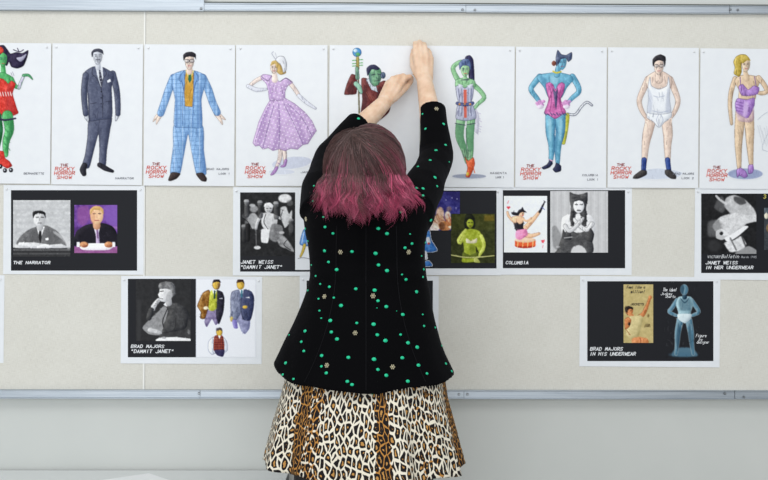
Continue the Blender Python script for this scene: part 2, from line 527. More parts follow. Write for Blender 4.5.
# ---- jacket
TOP = [(172, 349, 386, .042), (180, 338, 398, .060), (190, 319, 417, .080), (200, 308, 426, .098), (215, 303, 431, .110), (230, 305, 428.5, .114),
       (245, 308.3, 425.5, .109), (262, 309.8, 424.8, .104), (276, 310, 426, .104)]
LOW = [(276, 310, 426, .104), (290, 307, 429.5, .110), (305, 301, 432.5, .120), (320, 295, 435.5, .131), (335, 288.5, 440, .142), (350, 281.3, 446, .153), (366, 273.6, 454.5, .166)]
def interp(tab, x, k):
    xs = [r[0] for r in tab]
    return float(np.interp(x, xs, [r[k] for r in tab]))
def ring_pt(cx, cy, a, b_, th, e=2.3):
    c, s = math.cos(th), math.sin(th)
    return cx + a * math.copysign(abs(c) ** (2 / e), c), cy + b_ * math.copysign(abs(s) ** (2 / e), s)
zL, zR = U(273.6, 363.5, TY).z, U(455, 372.5, TY).z
zB = U(366, 392.6, TY - 0.165).z
def hem_z(th):
    c, s = math.cos(th), math.sin(th)
    side = zL + (zR - zL) * (c + 1) / 2
    k = max(0.0, -s)
    z = side * (1 - k ** 0.95) + zB * k ** 0.95 if s < 0 else side - 0.01 * s
    z += 0.003 * math.sin(6 * th + 1.0) * k
    return z
NS = 120
bm = bmesh.new()
rings = []
for py in np.arange(172, 276.01, 4):
    l, r, dp = (interp(TOP, py, k) for k in (1, 2, 3))
    pl, pr = U(l, py, TY), U(r, py, TY)
    cx, a, z = (pl.x + pr.x) / 2, (pr.x - pl.x) / 2, (pl.z + pr.z) / 2
    ring = []
    for k in range(NS):
        th = 2 * math.pi * k / NS
        x, y = ring_pt(cx, TY, a, dp, th)
        if math.sin(th) < 0:   # back hollow at the spine and shoulder blades
            y += 0.010 * math.exp(-((x - cx) / 0.022) ** 2) * (1 if py < 285 else 0)
            y += 0.004 * math.exp(-((py - 262) / 9.0) ** 2)
        ring.append(bm.verts.new((x, y, z)))
    rings.append(ring)
z0 = U(367, 276, TY).z
def peplum(t, inset, th, zoff=0.0):
    py = 276 + t * 90
    l, r, dp = (interp(LOW, py, k) for k in (1, 2, 3))
    pl, pr = U(l, 330, TY), U(r, 330, TY)
    cx, a = (pl.x + pr.x) / 2, (pr.x - pl.x) / 2
    w = 1 + 0.030 * t ** 1.5 * math.sin(7 * th + 0.6) + 0.014 * t ** 1.5 * math.sin(13 * th + 2.0)
    side = abs(math.cos(th)) ** 6
    w = w * (1 - side) + side
    x, y = ring_pt(cx, TY, (a - inset) * w, (dp - inset) * w, th, 2.0)
    z = z0 + (hem_z(th if th <= math.pi else th - 2 * math.pi) - z0) * t + zoff
    return x, y, z
for t in np.linspace(0.06, 1.0, 20):
    rings.append([bm.verts.new(peplum(t, 0.0, 2 * math.pi * k / NS)) for k in range(NS)])
for t in (1.0, 0.9, 0.75, 0.6, 0.45):
    rings.append([bm.verts.new(peplum(t, 0.011 + 0.012 * (1 - t), 2 * math.pi * k / NS)) for k in range(NS)])
for q in range(len(rings) - 1):
    for k in range(NS):
        bm.faces.new((rings[q][k], rings[q][(k + 1) % NS], rings[q + 1][(k + 1) % NS], rings[q + 1][k]))
bm.faces.new(rings[0][::-1]); bm.faces.new(rings[-1])
# sleeves
cufR = U(432.6, 108.4, -0.130); cufL = U(359.0, 122.6, -0.170)
def sleeve(sh, el, cuff, r0, r1, r2, inward):
    pts = [sh + inward, sh, sh.lerp(el, 0.33), sh.lerp(el, 0.66)]
    rad = [r0 * 1.05, r0, r0 * 0.96, r1 * 1.05]
    # rounded elbow
    for f in (0.25, 0.5, 0.75):
        a, b_ = sh.lerp(el, 0.82), el.lerp(cuff, 0.16)
        q = a * (1 - f) ** 2 + el * 2 * f * (1 - f) + b_ * f * f
        pts.append(q); rad.append(r1 * (1.0 + 0.05 * math.sin(f * math.pi)))
    for f in (0.35, 0.55, 0.75, 0.92, 1.0):
        pts.append(el.lerp(cuff, f)); rad.append(r1 + (r2 - r1) * f)
    tube(bm, pts, rad, 24)
sleeve(shR + Vector((-0.006, 0, 0)), elR, cufR, 0.060, 0.046, 0.0395, Vector((-0.07, 0, -0.06)))
sleeve(shL + Vector((0.004, 0, 0)), elL, cufL, 0.060, 0.045, 0.0350, Vector((0.07, 0, -0.06)))
ellipsoid(bm, shR + Vector((-0.012, 0, -0.022)), (0.058, 0.07, 0.07))
ellipsoid(bm, shL + Vector((0.020, 0, -0.020)), (0.058, 0.07, 0.07))
jme = remeshed('jacket', bm, 0.0036, 3, 0.45)
# soft cloth creases
nv = len(jme.vertices)
co_ = np.empty(nv * 3, dtype=np.float32); jme.vertices.foreach_get('co', co_); co_ = co_.reshape(-1, 3)
no_ = np.empty(nv * 3, dtype=np.float32); jme.vertex_normals.foreach_get('vector', no_); no_ = no_.reshape(-1, 3)
dsp = np.array([mnoise.noise(Vector((c[0] * 9, c[1] * 9, c[2] * 9))) * 0.0035 + mnoise.noise(Vector((c[0] * 22, c[1] * 22, c[2] * 14))) * 0.0014 for c in co_.tolist()], dtype=np.float32)
jme.vertices.foreach_set('co', (co_ + no_ * dsp[:, None]).ravel()); jme.update()
jacket = link('jacket', jme, m_velvet, person)
tag(jacket, 'black velvet jacket with flared peplum, scattered with green dots')

# raised seams down the back of the jacket
JB = BVHTree.FromPolygons([v.co for v in jme.vertices], [p.vertices for p in jme.polygons])
def on_jacket(px, py):
    d = (U(px, py, 0) - CAM).normalized()
    return JB.ray_cast(CAM, d)
def strip(name, pxs, w, mat, parent, lift=0.0006):
    bm = bmesh.new(); prev = None
    for px, py in pxs:
        h = on_jacket(px, py)
        if h[0] is None: continue
        side = Vector((1, 0, 0)) - h[1] * h[1].x
        side.normalize()
        row = [bm.verts.new(h[0] + side * s * w + h[1] * (lift + (0.0009 if s == 0 else -0.0012))) for s in (-1, 0, 1)]
        if prev:
            for k in range(2): bm.faces.new((prev[k], prev[k + 1], row[k + 1], row[k]))
        prev = row
    return bm_obj(name, bm, mat, parent, smooth=True)
m_seamj, _, b = mat_new('velvet_seam', (15, 15, 19), 0.85, 0, 0.2)
for path in ([(366, y) for y in range(228, 392, 6)],
             [(336 - 0.0022 * max(0, y - 262) ** 2 + 0.0006 * (262 - min(y, 262)) ** 2, y) for y in range(226, 386, 6)],
             [(397 + 0.0020 * max(0, y - 262) ** 2 - 0.0006 * (262 - min(y, 262)) ** 2, y) for y in range(226, 384, 6)]):
    strip('seam', path, 0.0012, m_seamj, jacket)

# sewn dots: green sequins and a few gold rosettes, laid on the cloth
m_green, _, b = mat_new('green_sequin', (22, 200, 148), 0.4, 0.0, 0.4)
m_gold, _, b = mat_new('gold_rosette', (184, 176, 148), 0.35, 0.0, 0.6)
GREEN = [(313, 201, 1.0), (323.4, 217, 1.1), (325, 227, 1.6), (333, 233.4, 1.5), (324.5, 250.8, 1.8), (352, 251.6, 1.7), (328.5, 262, 1.6), (336.6, 269.6, 1.9),
         (315.8, 276, 1.2), (320.3, 284, 1.2), (329.3, 286.8, 1.6), (355.8, 288.8, 1.7), (318.6, 298.8, 1.2), (333.8, 297.7, 1.3), (305.5, 228.6, 1.4), (308.2, 241, 1.0), (311.5, 265, 1.0),
         (308, 290.5, 1.2), (341, 305.5, 2.0), (319.5, 310.7, 1.2), (321.3, 318.2, 1.0), (330.2, 320.5, 2.1), (356.8, 323, 1.5), (305, 331, 1.9), (331.3, 332, 1.8), (337, 339, 2.0),
         (301.3, 341.8, 1.6), (303.8, 351, 1.6), (289.3, 335, 0.9), (321.6, 355.6, 1.9), (348.3, 357.4, 1.9), (285.6, 363, 1.9), (321.4, 366.4, 1.5), (326.2, 373, 1.8), (282.8, 374.6, 1.5),
         (293.5, 379, 1.4), (347.3, 381.4, 1.8), (352, 384.6, 1.8),
         (401, 212, 1.6), (378.3, 228.5, 1.9), (387, 233.6, 1.9), (410, 234, 0.9), (412, 243.6, 1.6), (405, 247.8, 1.7), (375.5, 253.4, 2.1), (378.5, 265, 1.8), (387, 270.6, 2.0), (402, 274.5, 1.1),
         (406, 279.5, 1.7), (374.6, 290.2, 2.0), (416.6, 291.8, 2.0), (423.6, 269.4, 1.4), (422.8, 277, 1.3), (421.4, 256, 1.0), (425, 242.6, 1.2), (430.8, 220.3, 1.8), (423, 195.5, 1.4),
         (378, 300.8, 1.7), (386.3, 306.6, 1.9), (402.8, 314.5, 1.9), (422.6, 314.5, 1.0), (396.5, 311, 0.5), (373.6, 324.2, 2.1), (377.3, 334.8, 1.8), (385.4, 340.6, 2.2), (400.6, 334.6, 1.4), (408, 342.8, 2.0),
         (417.2, 347.2, 2.1), (424, 326, 1.4), (435, 327.6, 1.2), (441.6, 345.8, 1.1), (374, 359.2, 2.2), (402.3, 357.8, 1.9), (418.5, 365.2, 2.0), (427, 373.5, 1.5), (377.9, 369.5, 1.8), (386.3, 375.3, 2.0),
         (407.8, 381.2, 1.9), (445.8, 363.7, 1.5), (451.6, 371.3, 1.4), (377, 308, 0.6),
         (422.6, 114, 1.2), (425.5, 128.8, 1.6), (443.6, 124, 1.8), (445.6, 145, 1.5), (436, 150.3, 1.8), (430.2, 160.3, 1.6), (418, 166.7, 1.4), (435, 177.5, 2.0), (437, 186.3, 1.4), (447, 180, 1.3), (449, 162, 0.9),
         (416.6, 188, 1.5), (423, 188.6, 1.7), (358.5, 118.6, 1.7), (314, 186, 1.0)]
GOLD = [(340.5, 252, 2.3), (324.6, 296.6, 2.3), (306.2, 219, 2.3), (355.2, 333, 2.3), (327, 365.4, 2.4), (408.5, 252, 2.4), (373, 296, 2.5), (392.5, 367, 2.4), (436.4, 109, 2.4)]
def dots(name, pts, mat, rosette=False, fill=False):
    bm = bmesh.new()
    hits = []
    for px, py, r in pts:
        h = on_jacket(px, py)
        if h[0] is not None: hits.append((h[0], h[1], r * 2.75e-3))
    if fill:   # the same print goes on around the unseen side
        polys = jme.polygons
        tries = 0; extra = []
        rr = random.Random(3)
        while len(extra) < 110 and tries < 6000:
            tries += 1
            p = polys[rr.randrange(len(polys))]
            if p.normal.y < 0.25: continue
            c = p.center
            if any((c - e[0]).length < 0.03 for e in extra): continue
            extra.append((c.copy(), p.normal.copy(), 0.0046))
        hits += extra
    for c, nrm, r in hits:
        u = (Vector((1, 0, 0)) - nrm * nrm.x)
        u = u.normalized() if u.length > 1e-4 else nrm.orthogonal().normalized()
        v = nrm.cross(u)
        seg = 10
        if not rosette:
            lo = [bm.verts.new(c + (u * math.cos(2 * math.pi * k / seg) + v * 0.82 * math.sin(2 * math.pi * k / seg)) * r + nrm * 0.0002) for k in range(seg)]
            hi = [bm.verts.new(c + (u * math.cos(2 * math.pi * k / seg) + v * 0.82 * math.sin(2 * math.pi * k / seg)) * r * 0.75 + nrm * 0.0020) for k in range(seg)]
            for k in range(seg): bm.faces.new((lo[k], lo[(k + 1) % seg], hi[(k + 1) % seg], hi[k]))
            bm.faces.new(hi)
        else:
            bmesh.ops.create_icosphere(bm, subdivisions=1, radius=r * 0.45, matrix=Matrix.Translation(c + nrm * 0.0012))
            for q in range(6):   # ring of little beads
                a = 2 * math.pi * q / 6
                cc = c + (u * math.cos(a) + v * math.sin(a)) * r * 0.72 + nrm * 0.001
                bmesh.ops.create_icosphere(bm, subdivisions=1, radius=r * 0.34, matrix=Matrix.Translation(cc))
    o = bm_obj(name, bm, mat, jacket, smooth=True)
    return o
g = dots('sequin_dots', GREEN, m_green, fill=True); tag(g, 'small green sequin dots', kind='stuff')
g = dots('bead_rosettes', GOLD, m_gold, True); tag(g, 'small dull gold bead rosettes', kind='stuff')

# ---- skirt
def m_leopard():
    m, nt, b = mat_new('leopard_cotton', (230, 220, 200), 0.8, 0, 0.2)
    uv = nd(nt, 'ShaderNodeUVMap'); uv.uv_map = 'cloth'
    nz = nd(nt, 'ShaderNodeTexNoise', i_Scale=28.0, i_Detail=2.0); nt.links.new(uv.outputs[0], nz.inputs['Vector'])
    off = nd(nt, 'ShaderNodeVectorMath', operation='SUBTRACT'); nt.links.new(nz.outputs['Color'], off.inputs[0]); off.inputs[1].default_value = (0.5, 0.5, 0.5)
    sc = nd(nt, 'ShaderNodeVectorMath', operation='SCALE'); nt.links.new(off.outputs[0], sc.inputs[0]); sc.inputs['Scale'].default_value = 0.016
    ad = nd(nt, 'ShaderNodeVectorMath', operation='ADD'); nt.links.new(uv.outputs[0], ad.inputs[0]); nt.links.new(sc.outputs[0], ad.inputs[1])
    mp = nd(nt, 'ShaderNodeMapping'); mp.inputs['Scale'].default_value = (78, 37, 1); mp.inputs['Rotation'].default_value = (0, 0, 0.12)
    nt.links.new(ad.outputs[0], mp.inputs['Vector'])
    e = nd(nt, 'ShaderNodeTexVoronoi', voronoi_dimensions='2D', feature='DISTANCE_TO_EDGE', i_Scale=1.0, i_Randomness=0.85)
    f = nd(nt, 'ShaderNodeTexVoronoi', voronoi_dimensions='2D', feature='F1', i_Scale=1.0, i_Randomness=0.85)
    nt.links.new(mp.outputs[0], e.inputs['Vector']); nt.links.new(mp.outputs[0], f.inputs['Vector'])
    # bands along the skirt where the ground turns amber
    sx = nd(nt, 'ShaderNodeSeparateXYZ'); nt.links.new(uv.outputs[0], sx.inputs[0])
    bn = nd(nt, 'ShaderNodeTexNoise', noise_dimensions='1D', i_Scale=8.5, i_Detail=1.0)
    nb = nd(nt, 'ShaderNodeMath', operation='ADD'); nt.links.new(sx.outputs[0], nb.inputs[0]); nb.inputs[1].default_value = BAND_SHIFT
    nt.links.new(nb.outputs[0], bn.inputs['W'])
    n4 = nd(nt, 'ShaderNodeTexNoise', i_Scale=60.0, i_Detail=1.0); nt.links.new(uv.outputs[0], n4.inputs['Vector'])
    bj = nd(nt, 'ShaderNodeMath', operation='MULTIPLY_ADD'); nt.links.new(n4.outputs['Fac'], bj.inputs[0]); bj.inputs[1].default_value = 0.30; nt.links.new(bn.outputs['Fac'], bj.inputs[2])
    band = ramp(nt, bj.outputs[0], [(0.765, (0, 0, 0)), (0.785, (1, 1, 1))])
    n2 = nd(nt, 'ShaderNodeTexNoise', i_Scale=75.0, i_Detail=2.0); nt.links.new(uv.outputs[0], n2.inputs['Vector'])
    ground = nd(nt, 'ShaderNodeMix', data_type='RGBA'); nt.links.new(band, ground.inputs[0])
    ground.inputs[6].default_value = (*lin((236, 228, 210)), 1); ground.inputs[7].default_value = (*lin((190, 134, 66)), 1)
    # inside of a spot: amber centre, black ring broken by noise
    n3 = nd(nt, 'ShaderNodeTexNoise', i_Scale=110.0, i_Detail=1.0); nt.links.new(uv.outputs[0], n3.inputs['Vector'])
    cen = nd(nt, 'ShaderNodeMath', operation='MULTIPLY_ADD'); nt.links.new(n3.outputs['Fac'], cen.inputs[0]); cen.inputs[1].default_value = 0.62
    nt.links.new(e.outputs['Distance'], cen.inputs[2])
    inner = ramp(nt, cen.outputs[0], [(0.70, (0, 0, 0)), (0.74, (1, 1, 1))])
    spot = nd(nt, 'ShaderNodeMix', data_type='RGBA'); nt.links.new(inner, spot.inputs[0])
    spot.inputs[6].default_value = (*lin((26, 22, 24)), 1); spot.inputs[7].default_value = (*lin((192, 142, 78)), 1)
    thr = nd(nt, 'ShaderNodeMath', operation='MULTIPLY_ADD'); nt.links.new(n2.outputs['Fac'], thr.inputs[0]); thr.inputs[1].default_value = 0.16
    nt.links.new(e.outputs['Distance'], thr.inputs[2])
    th2 = nd(nt, 'ShaderNodeMath', operation='MULTIPLY_ADD'); nt.links.new(band, th2.inputs[0]); th2.inputs[1].default_value = 0.05; nt.links.new(thr.outputs[0], th2.inputs[2])
    edge = ramp(nt, th2.outputs[0], [(0.19, (0, 0, 0)), (0.225, (1, 1, 1))])
    fin = nd(nt, 'ShaderNodeMix', data_type='RGBA'); nt.links.new(edge, fin.inputs[0])
    nt.links.new(ground.outputs[2], fin.inputs[6]); nt.links.new(spot.outputs[2], fin.inputs[7])
    nt.links.new(fin.outputs[2], b.inputs['Base Color'])
    return m
BAND_SHIFT = 3.152
SK = [(345, 312, 421, .115), (365, 296, 436, .130), (382, 284, 445, .142), (400, 279.6, 447.5, .164), (425, 272.7, 454, .188), (450, 267, 459.8, .202), (466, 263.8, 464, .212)]
NS2, NR = 300, 44
zs0, zs1 = U(366, 345, TY).z, U(366, 466.3, TY).z
verts, uvs = [], []
for q in range(NR):
    t = q / (NR - 1)
    py = 345 + 121 * t
    l, r, dp = (interp(SK, py, k) for k in (1, 2, 3))
    pl, pr = U(l, 400, TY), U(r, 400, TY)
    cx, a = (pl.x + pr.x) / 2, (pr.x - pl.x) / 2
    for k in range(NS2 + 1):
        th = 2 * math.pi * k / NS2
        f = t ** 1.2
        fold = 0.060 * math.sin(9 * th + 0.5 + 0.5 * math.sin(th * 2)) + 0.022 * math.sin(17 * th + 1.3 + t) + 0.012 * math.sin(26 * th)
        w = 1 + f * fold * (1 - 0.6 * abs(math.cos(th)) ** 8)
        x, y = ring_pt(cx, TY, a * w, dp * w, th, 2.0)
        z = zs0 + (zs1 - zs0) * t
        z += t * (0.007 * math.sin(2 * th + 0.7) + 0.004 * math.sin(9 * th + 2.2)) + t * (0.012 if math.cos(th) < 0 else 0.0) * abs(math.cos(th)) ** 4
        verts.append((x, y, z))
        uvs.append((0.0, (1 - t) * 0.33))
faces = []
W = NS2 + 1
# cloth coordinate: arc length measured around the middle of the skirt
row = verts[30 * W:31 * W]
arc = [0.0]
for a_, b_ in zip(row[:-1], row[1:]):
    arc.append(arc[-1] + math.hypot(b_[0] - a_[0], b_[1] - a_[1]))
uvs = [(arc[i % W], uv_[1]) for i, uv_ in enumerate(uvs)]
for q in range(NR - 1):
    for k in range(NS2):
        faces.append((q * W + k, (q + 1) * W + k, (q + 1) * W + k + 1, q * W + k + 1))
me = bpy.data.meshes.new('skirt'); me.from_pydata(verts, [], faces)
ul = me.uv_layers.new(name='cloth')
ul.data.foreach_set('uv', np.array([uvs[v] for f in faces for v in f], dtype=np.float32).ravel())
skirt = link('skirt', me, m_leopard(), person, smooth=True)
so = skirt.modifiers.new('cloth_thickness', 'SOLIDIFY'); so.thickness = 0.0022; so.offset = -1
tag(skirt, 'flared leopard print cotton skirt')

# ---- tights and shoes
m_tights, _, _ = mat_new('black_tights', (26, 22, 22), 0.7)
bm = bmesh.new()
for hp, kn_, an, fm, toe in LEG:
    mid = Vector(kn_) * 0.6 + Vector(an) * 0.4 + Vector((0, -0.012, 0))
    capsule(bm, hp, kn_, 0.095, 0.059); capsule(bm, kn_, mid, 0.056, 0.055); capsule(bm, mid, an, 0.055, 0.036)
    capsule(bm, an, fm, 0.036, 0.033); capsule(bm, fm, toe, 0.035, 0.025); capsule(bm, an, Vector(an) + Vector((0, -0.012, -0.025)), 0.034, 0.030)
capsule(bm, LEG[0][0], LEG[1][0], 0.10, 0.10)
link('tights', remeshed('tights', bm, 0.006, 4), m_tights, person)
m_shoe, _, _ = mat_new('black_leather', (24, 22, 24), 0.35)
for hp, kn_, an, fm, toe in LEG:
    bm = bmesh.new()
    x, yh = an[0], an[1] - 0.02
    stations = [(-0.030, 0.052, 0.098, 0.024), (0.0, 0.050, 0.104, 0.034), (0.05, 0.034, 0.082, 0.034), (0.10, 0.012, 0.066, 0.040), (0.14, 0.004, 0.058, 0.043), (0.18, 0.003, 0.044, 0.036), (0.205, 0.004, 0.030, 0.018)]
    rr_ = []
    for dy, zl, zh, hw in stations:
        rr_.append([bm.verts.new((x + hw * math.cos(a), yh + dy, (zl + zh) / 2 + (zh - zl) / 2 * math.sin(a))) for a in (2 * math.pi * k / 14 for k in range(14))])
    for q in range(len(rr_) - 1):
        for k in range(14): bm.faces.new((rr_[q][k], rr_[q][(k + 1) % 14], rr_[q + 1][(k + 1) % 14], rr_[q + 1][k]))
    bm.faces.new(rr_[0][::-1]); bm.faces.new(rr_[-1])
    shoe = bm_obj('shoe', bm, m_shoe, person, smooth=True)
    bm = bmesh.new()
    bmesh.ops.create_cone(bm, cap_ends=True, segments=14, radius1=0.016, radius2=0.026, depth=0.060)
    bmesh.ops.translate(bm, verts=bm.verts, vec=(x, yh - 0.006, 0.030))
    bm_obj('heel', bm, m_shoe, shoe)

# ---- hair: a bob of single strands fanning out from the crown
HC = U(364.5, 171, -0.475)
RX, RY, RZ = 0.106, 0.112, 0.124
crown = Vector((-0.30, -0.62, 0.72)).normalized()
hv, hf, hc = [], [], []
C_ROOT, C_MID, C_PINK, C_HOT = (np.array(lin(c)) for c in ((80, 60, 57), (118, 76, 78), (184, 66, 104), (228, 124, 156)))
def clump(phi, shell, rs, count):
    """a lock of hair: strands that share one wavy guide and gather towards its tip"""
    side, front = math.cos(phi), math.sin(phi)
    c0 = (crown + Vector((rs.gauss(0, 0.09), rs.gauss(0, 0.05), rs.gauss(0, 0.09)))).normalized()
    eqz = -0.12 + rs.uniform(-0.06, 0.06)
    L0 = 0.080 + 0.026 * max(0, -front) - 0.016 * abs(side) + rs.gauss(0, 0.012) + (shell - 0.9) * 0.05
    flare0 = 0.25 + 0.05 * max(0, side) + rs.gauss(0, 0.06)
    curl0 = rs.uniform(-0.15, 0.75)
    wob0, wf, wp = rs.uniform(0.006, 0.019), rs.uniform(7, 13), rs.uniform(0, 6.28)
    pk0 = 0.70 + rs.gauss(0, 0.10)
    if side > 0.1: pk0 -= 0.32 * min(1, side * 1.6)
    if side < -0.45: pk0 -= 0.14
    if rs.random() < 0.32: pk0 += 0.28
    tint0, hot0 = rs.uniform(0.55, 1.2), rs.random()
    twist = rs.uniform(-0.10, 0.10)
    for _ in range(count):
        dphi = rs.gauss(0, 0.075)
        ph = phi + dphi
        sh = shell * (1 + rs.gauss(0, 0.012))
        eq = Vector((math.cos(ph), math.sin(ph), eqz)).normalized()
        cs = (c0 + Vector((rs.gauss(0, 0.03), rs.gauss(0, 0.03), rs.gauss(0, 0.03)))).normalized()
        n1, n2 = 9, 11
        pts = []
        ang = cs.angle(eq); ax = cs.cross(eq)
        if ax.length < 1e-4: ax = Vector((1, 0, 0))
        ax.normalize()
        for i in range(n1):
            d = Matrix.Rotation(ang * i / (n1 - 1), 3, ax) @ cs
            lift = 1.0 + 0.02 * math.sin(math.pi * i / (n1 - 1))
            pts.append(HC + Vector((d.x * RX, d.y * RY, d.z * RZ)) * sh * lift)
        L = L0 + rs.gauss(0, 0.006)
        flare, curl = flare0 + rs.gauss(0, 0.03), curl0 + rs.gauss(0, 0.12)
        base = pts[-1] - HC
        for i in range(1, n2 + 1):
            t = i / n2
            k = 1 + flare * (1 - (1 - t) ** 1.6) * 0.9 - curl * max(0.0, t - 0.55) ** 1.5 * 2.0 + wob0 * 4.5 * t * math.sin(wf * t * 0.9 + wp + 1.3)
            wv = wob0 * t * math.sin(wf * t + wp) + twist * 0.10 * t * t
            g = -dphi * 0.65 * t * 0.12                  # gather to the lock's guide
            a_ = wv + g
            pts.append(HC + Vector((base.x * k - math.sin(ph) * a_, base.y * k + math.cos(ph) * a_, base.z - L * t)))
        n = len(pts)
        pk = pk0 + rs.gauss(0, 0.05)
        hot = min(1, max(0, hot0 + rs.gauss(0, 0.25)))
        tint = tint0 * rs.uniform(0.6, 1.35)
        w = rs.uniform(0.0005, 0.0010)
        base_i = len(hv)
        for i, p in enumerate(pts):
            t = i / (n - 1)
            s = min(1, max(0, (t - pk + 0.26) / 0.52)); s = s * s * (3 - 2 * s)
            c = C_ROOT * (1 - min(1, t * 1.3)) + C_MID * min(1, t * 1.3)
            c = c * (1 - s) + (C_PINK * (1 - 0.6 * hot) + C_HOT * 0.6 * hot) * s
            c = np.minimum(c * tint, 1)
            d = (pts[min(i + 1, n - 1)] - pts[max(i - 1, 0)]).normalized()
            out = (p - HC).normalized()
            sd = d.cross(out); sd = sd.normalized() if sd.length > 1e-5 else Vector((1, 0, 0))
            ou = sd.cross(d)
            ww = w * (1.0 if t < 0.8 else max(0.12, (1 - t) / 0.2))
            hv.extend((p + sd * ww, p - sd * ww * 0.5 + ou * ww * 0.8, p - sd * ww * 0.5 - ou * ww * 0.8))
            hc.extend([(*c, 1.0)] * 3)
        for i in range(n - 1):
            a = base_i + i * 3
            for k in range(3):
                hf.append((a + k, a + (k + 1) % 3, a + 3 + (k + 1) % 3, a + 3 + k))
rs = random.Random(11)
for i in range(330):
    phi = rs.uniform(math.radians(128), math.radians(412))     # leaves the face free
    clump(phi, 0.80 + 0.21 * rs.random() ** 0.5, rs, 21)
# close under-layer so no scalp shows through
for q in range(17):
    for k in range(41):
        phi = math.radians(128 + (412 - 128) * k / 40)
        if q < 9:
            el_ = math.pi / 2 * (1 - q / 8)
            p = Vector((math.cos(phi) * math.cos(el_) * RX, math.sin(phi) * math.cos(el_) * RY, math.sin(el_) * RZ)) * 0.84
        else:
            t = (q - 8) / 8
            kx = 0.84 * (1 + 0.24 * (1 - (1 - t) ** 1.6))
            p = Vector((math.cos(phi) * RX * kx, math.sin(phi) * RY * kx, -0.085 * t))
        hv.append(HC + p)
        s = min(1, max(0, (q - 9) / 6))
        hc.append((*(C_ROOT * (1 - s) + C_MID * 0.8 * s), 1.0))
b0 = len(hv) - 17 * 41
for q in range(16):
    for k in range(40):
        hf.append((b0 + q * 41 + k, b0 + q * 41 + k + 1, b0 + (q + 1) * 41 + k + 1, b0 + (q + 1) * 41 + k))
me = bpy.data.meshes.new('hair'); me.from_pydata([tuple(v) for v in hv], [], hf)
ca = me.color_attributes.new('ink', 'FLOAT_COLOR', 'POINT')
ca.data.foreach_set('color', np.array(hc, dtype=np.float32).ravel())
m_hair, nt, b = mat_new('dyed_hair', (90, 50, 60), 0.34, 0, 0.5)
a = nd(nt, 'ShaderNodeVertexColor'); a.layer_name = 'ink'
nt.links.new(a.outputs[0], b.inputs['Base Color'])
hair = link('hair', me, m_hair, person, smooth=True)
tag(hair, 'brown bob dyed bright magenta pink towards the tips')
# ------------------------------------------------------------------ print painter: builds flat coloured print meshes
RES = 5                    # painting cells per photograph pixel (halved when meshed)
def smooth_pts(pts, n=5, closed=True):
    p = np.array(pts, dtype=float)
    m = len(p)
    out = []
    rng_ = range(m) if closed else range(m - 1)
    for i in rng_:
        if closed:
            a, b_, c, d = p[(i - 1) % m], p[i], p[(i + 1) % m], p[(i + 2) % m]
        else:
            a, b_, c, d = p[max(i - 1, 0)], p[i], p[i + 1], p[min(i + 2, m - 1)]
        for k in range(n):
            t = k / n
            ten = 0.30 if closed else 0.5
            m0, m1 = (c - a) * ten, (d - b_) * ten
            out.append((2 * t ** 3 - 3 * t * t + 1) * b_ + (t ** 3 - 2 * t * t + t) * m0 + (-2 * t ** 3 + 3 * t * t) * c + (t ** 3 - t * t) * m1)
    if not closed: out.append(p[-1])
    return np.array(out)

def blur2(a, s):
    if s <= 0: return a
    r = max(1, int(3 * s))
    k = np.exp(-0.5 * (np.arange(-r, r + 1) / s) ** 2); k /= k.sum()
    for ax in (0, 1):
        pad = [(0, 0)] * a.ndim; pad[ax] = (r, r)
        b_ = np.pad(a, pad, mode='edge')
        n = a.shape[ax]
        out = np.zeros_like(a)
        for i, w in enumerate(k):
            sl = [slice(None)] * a.ndim; sl[ax] = slice(i, i + n)
            out += w * b_[tuple(sl)]
        a = out
    return a

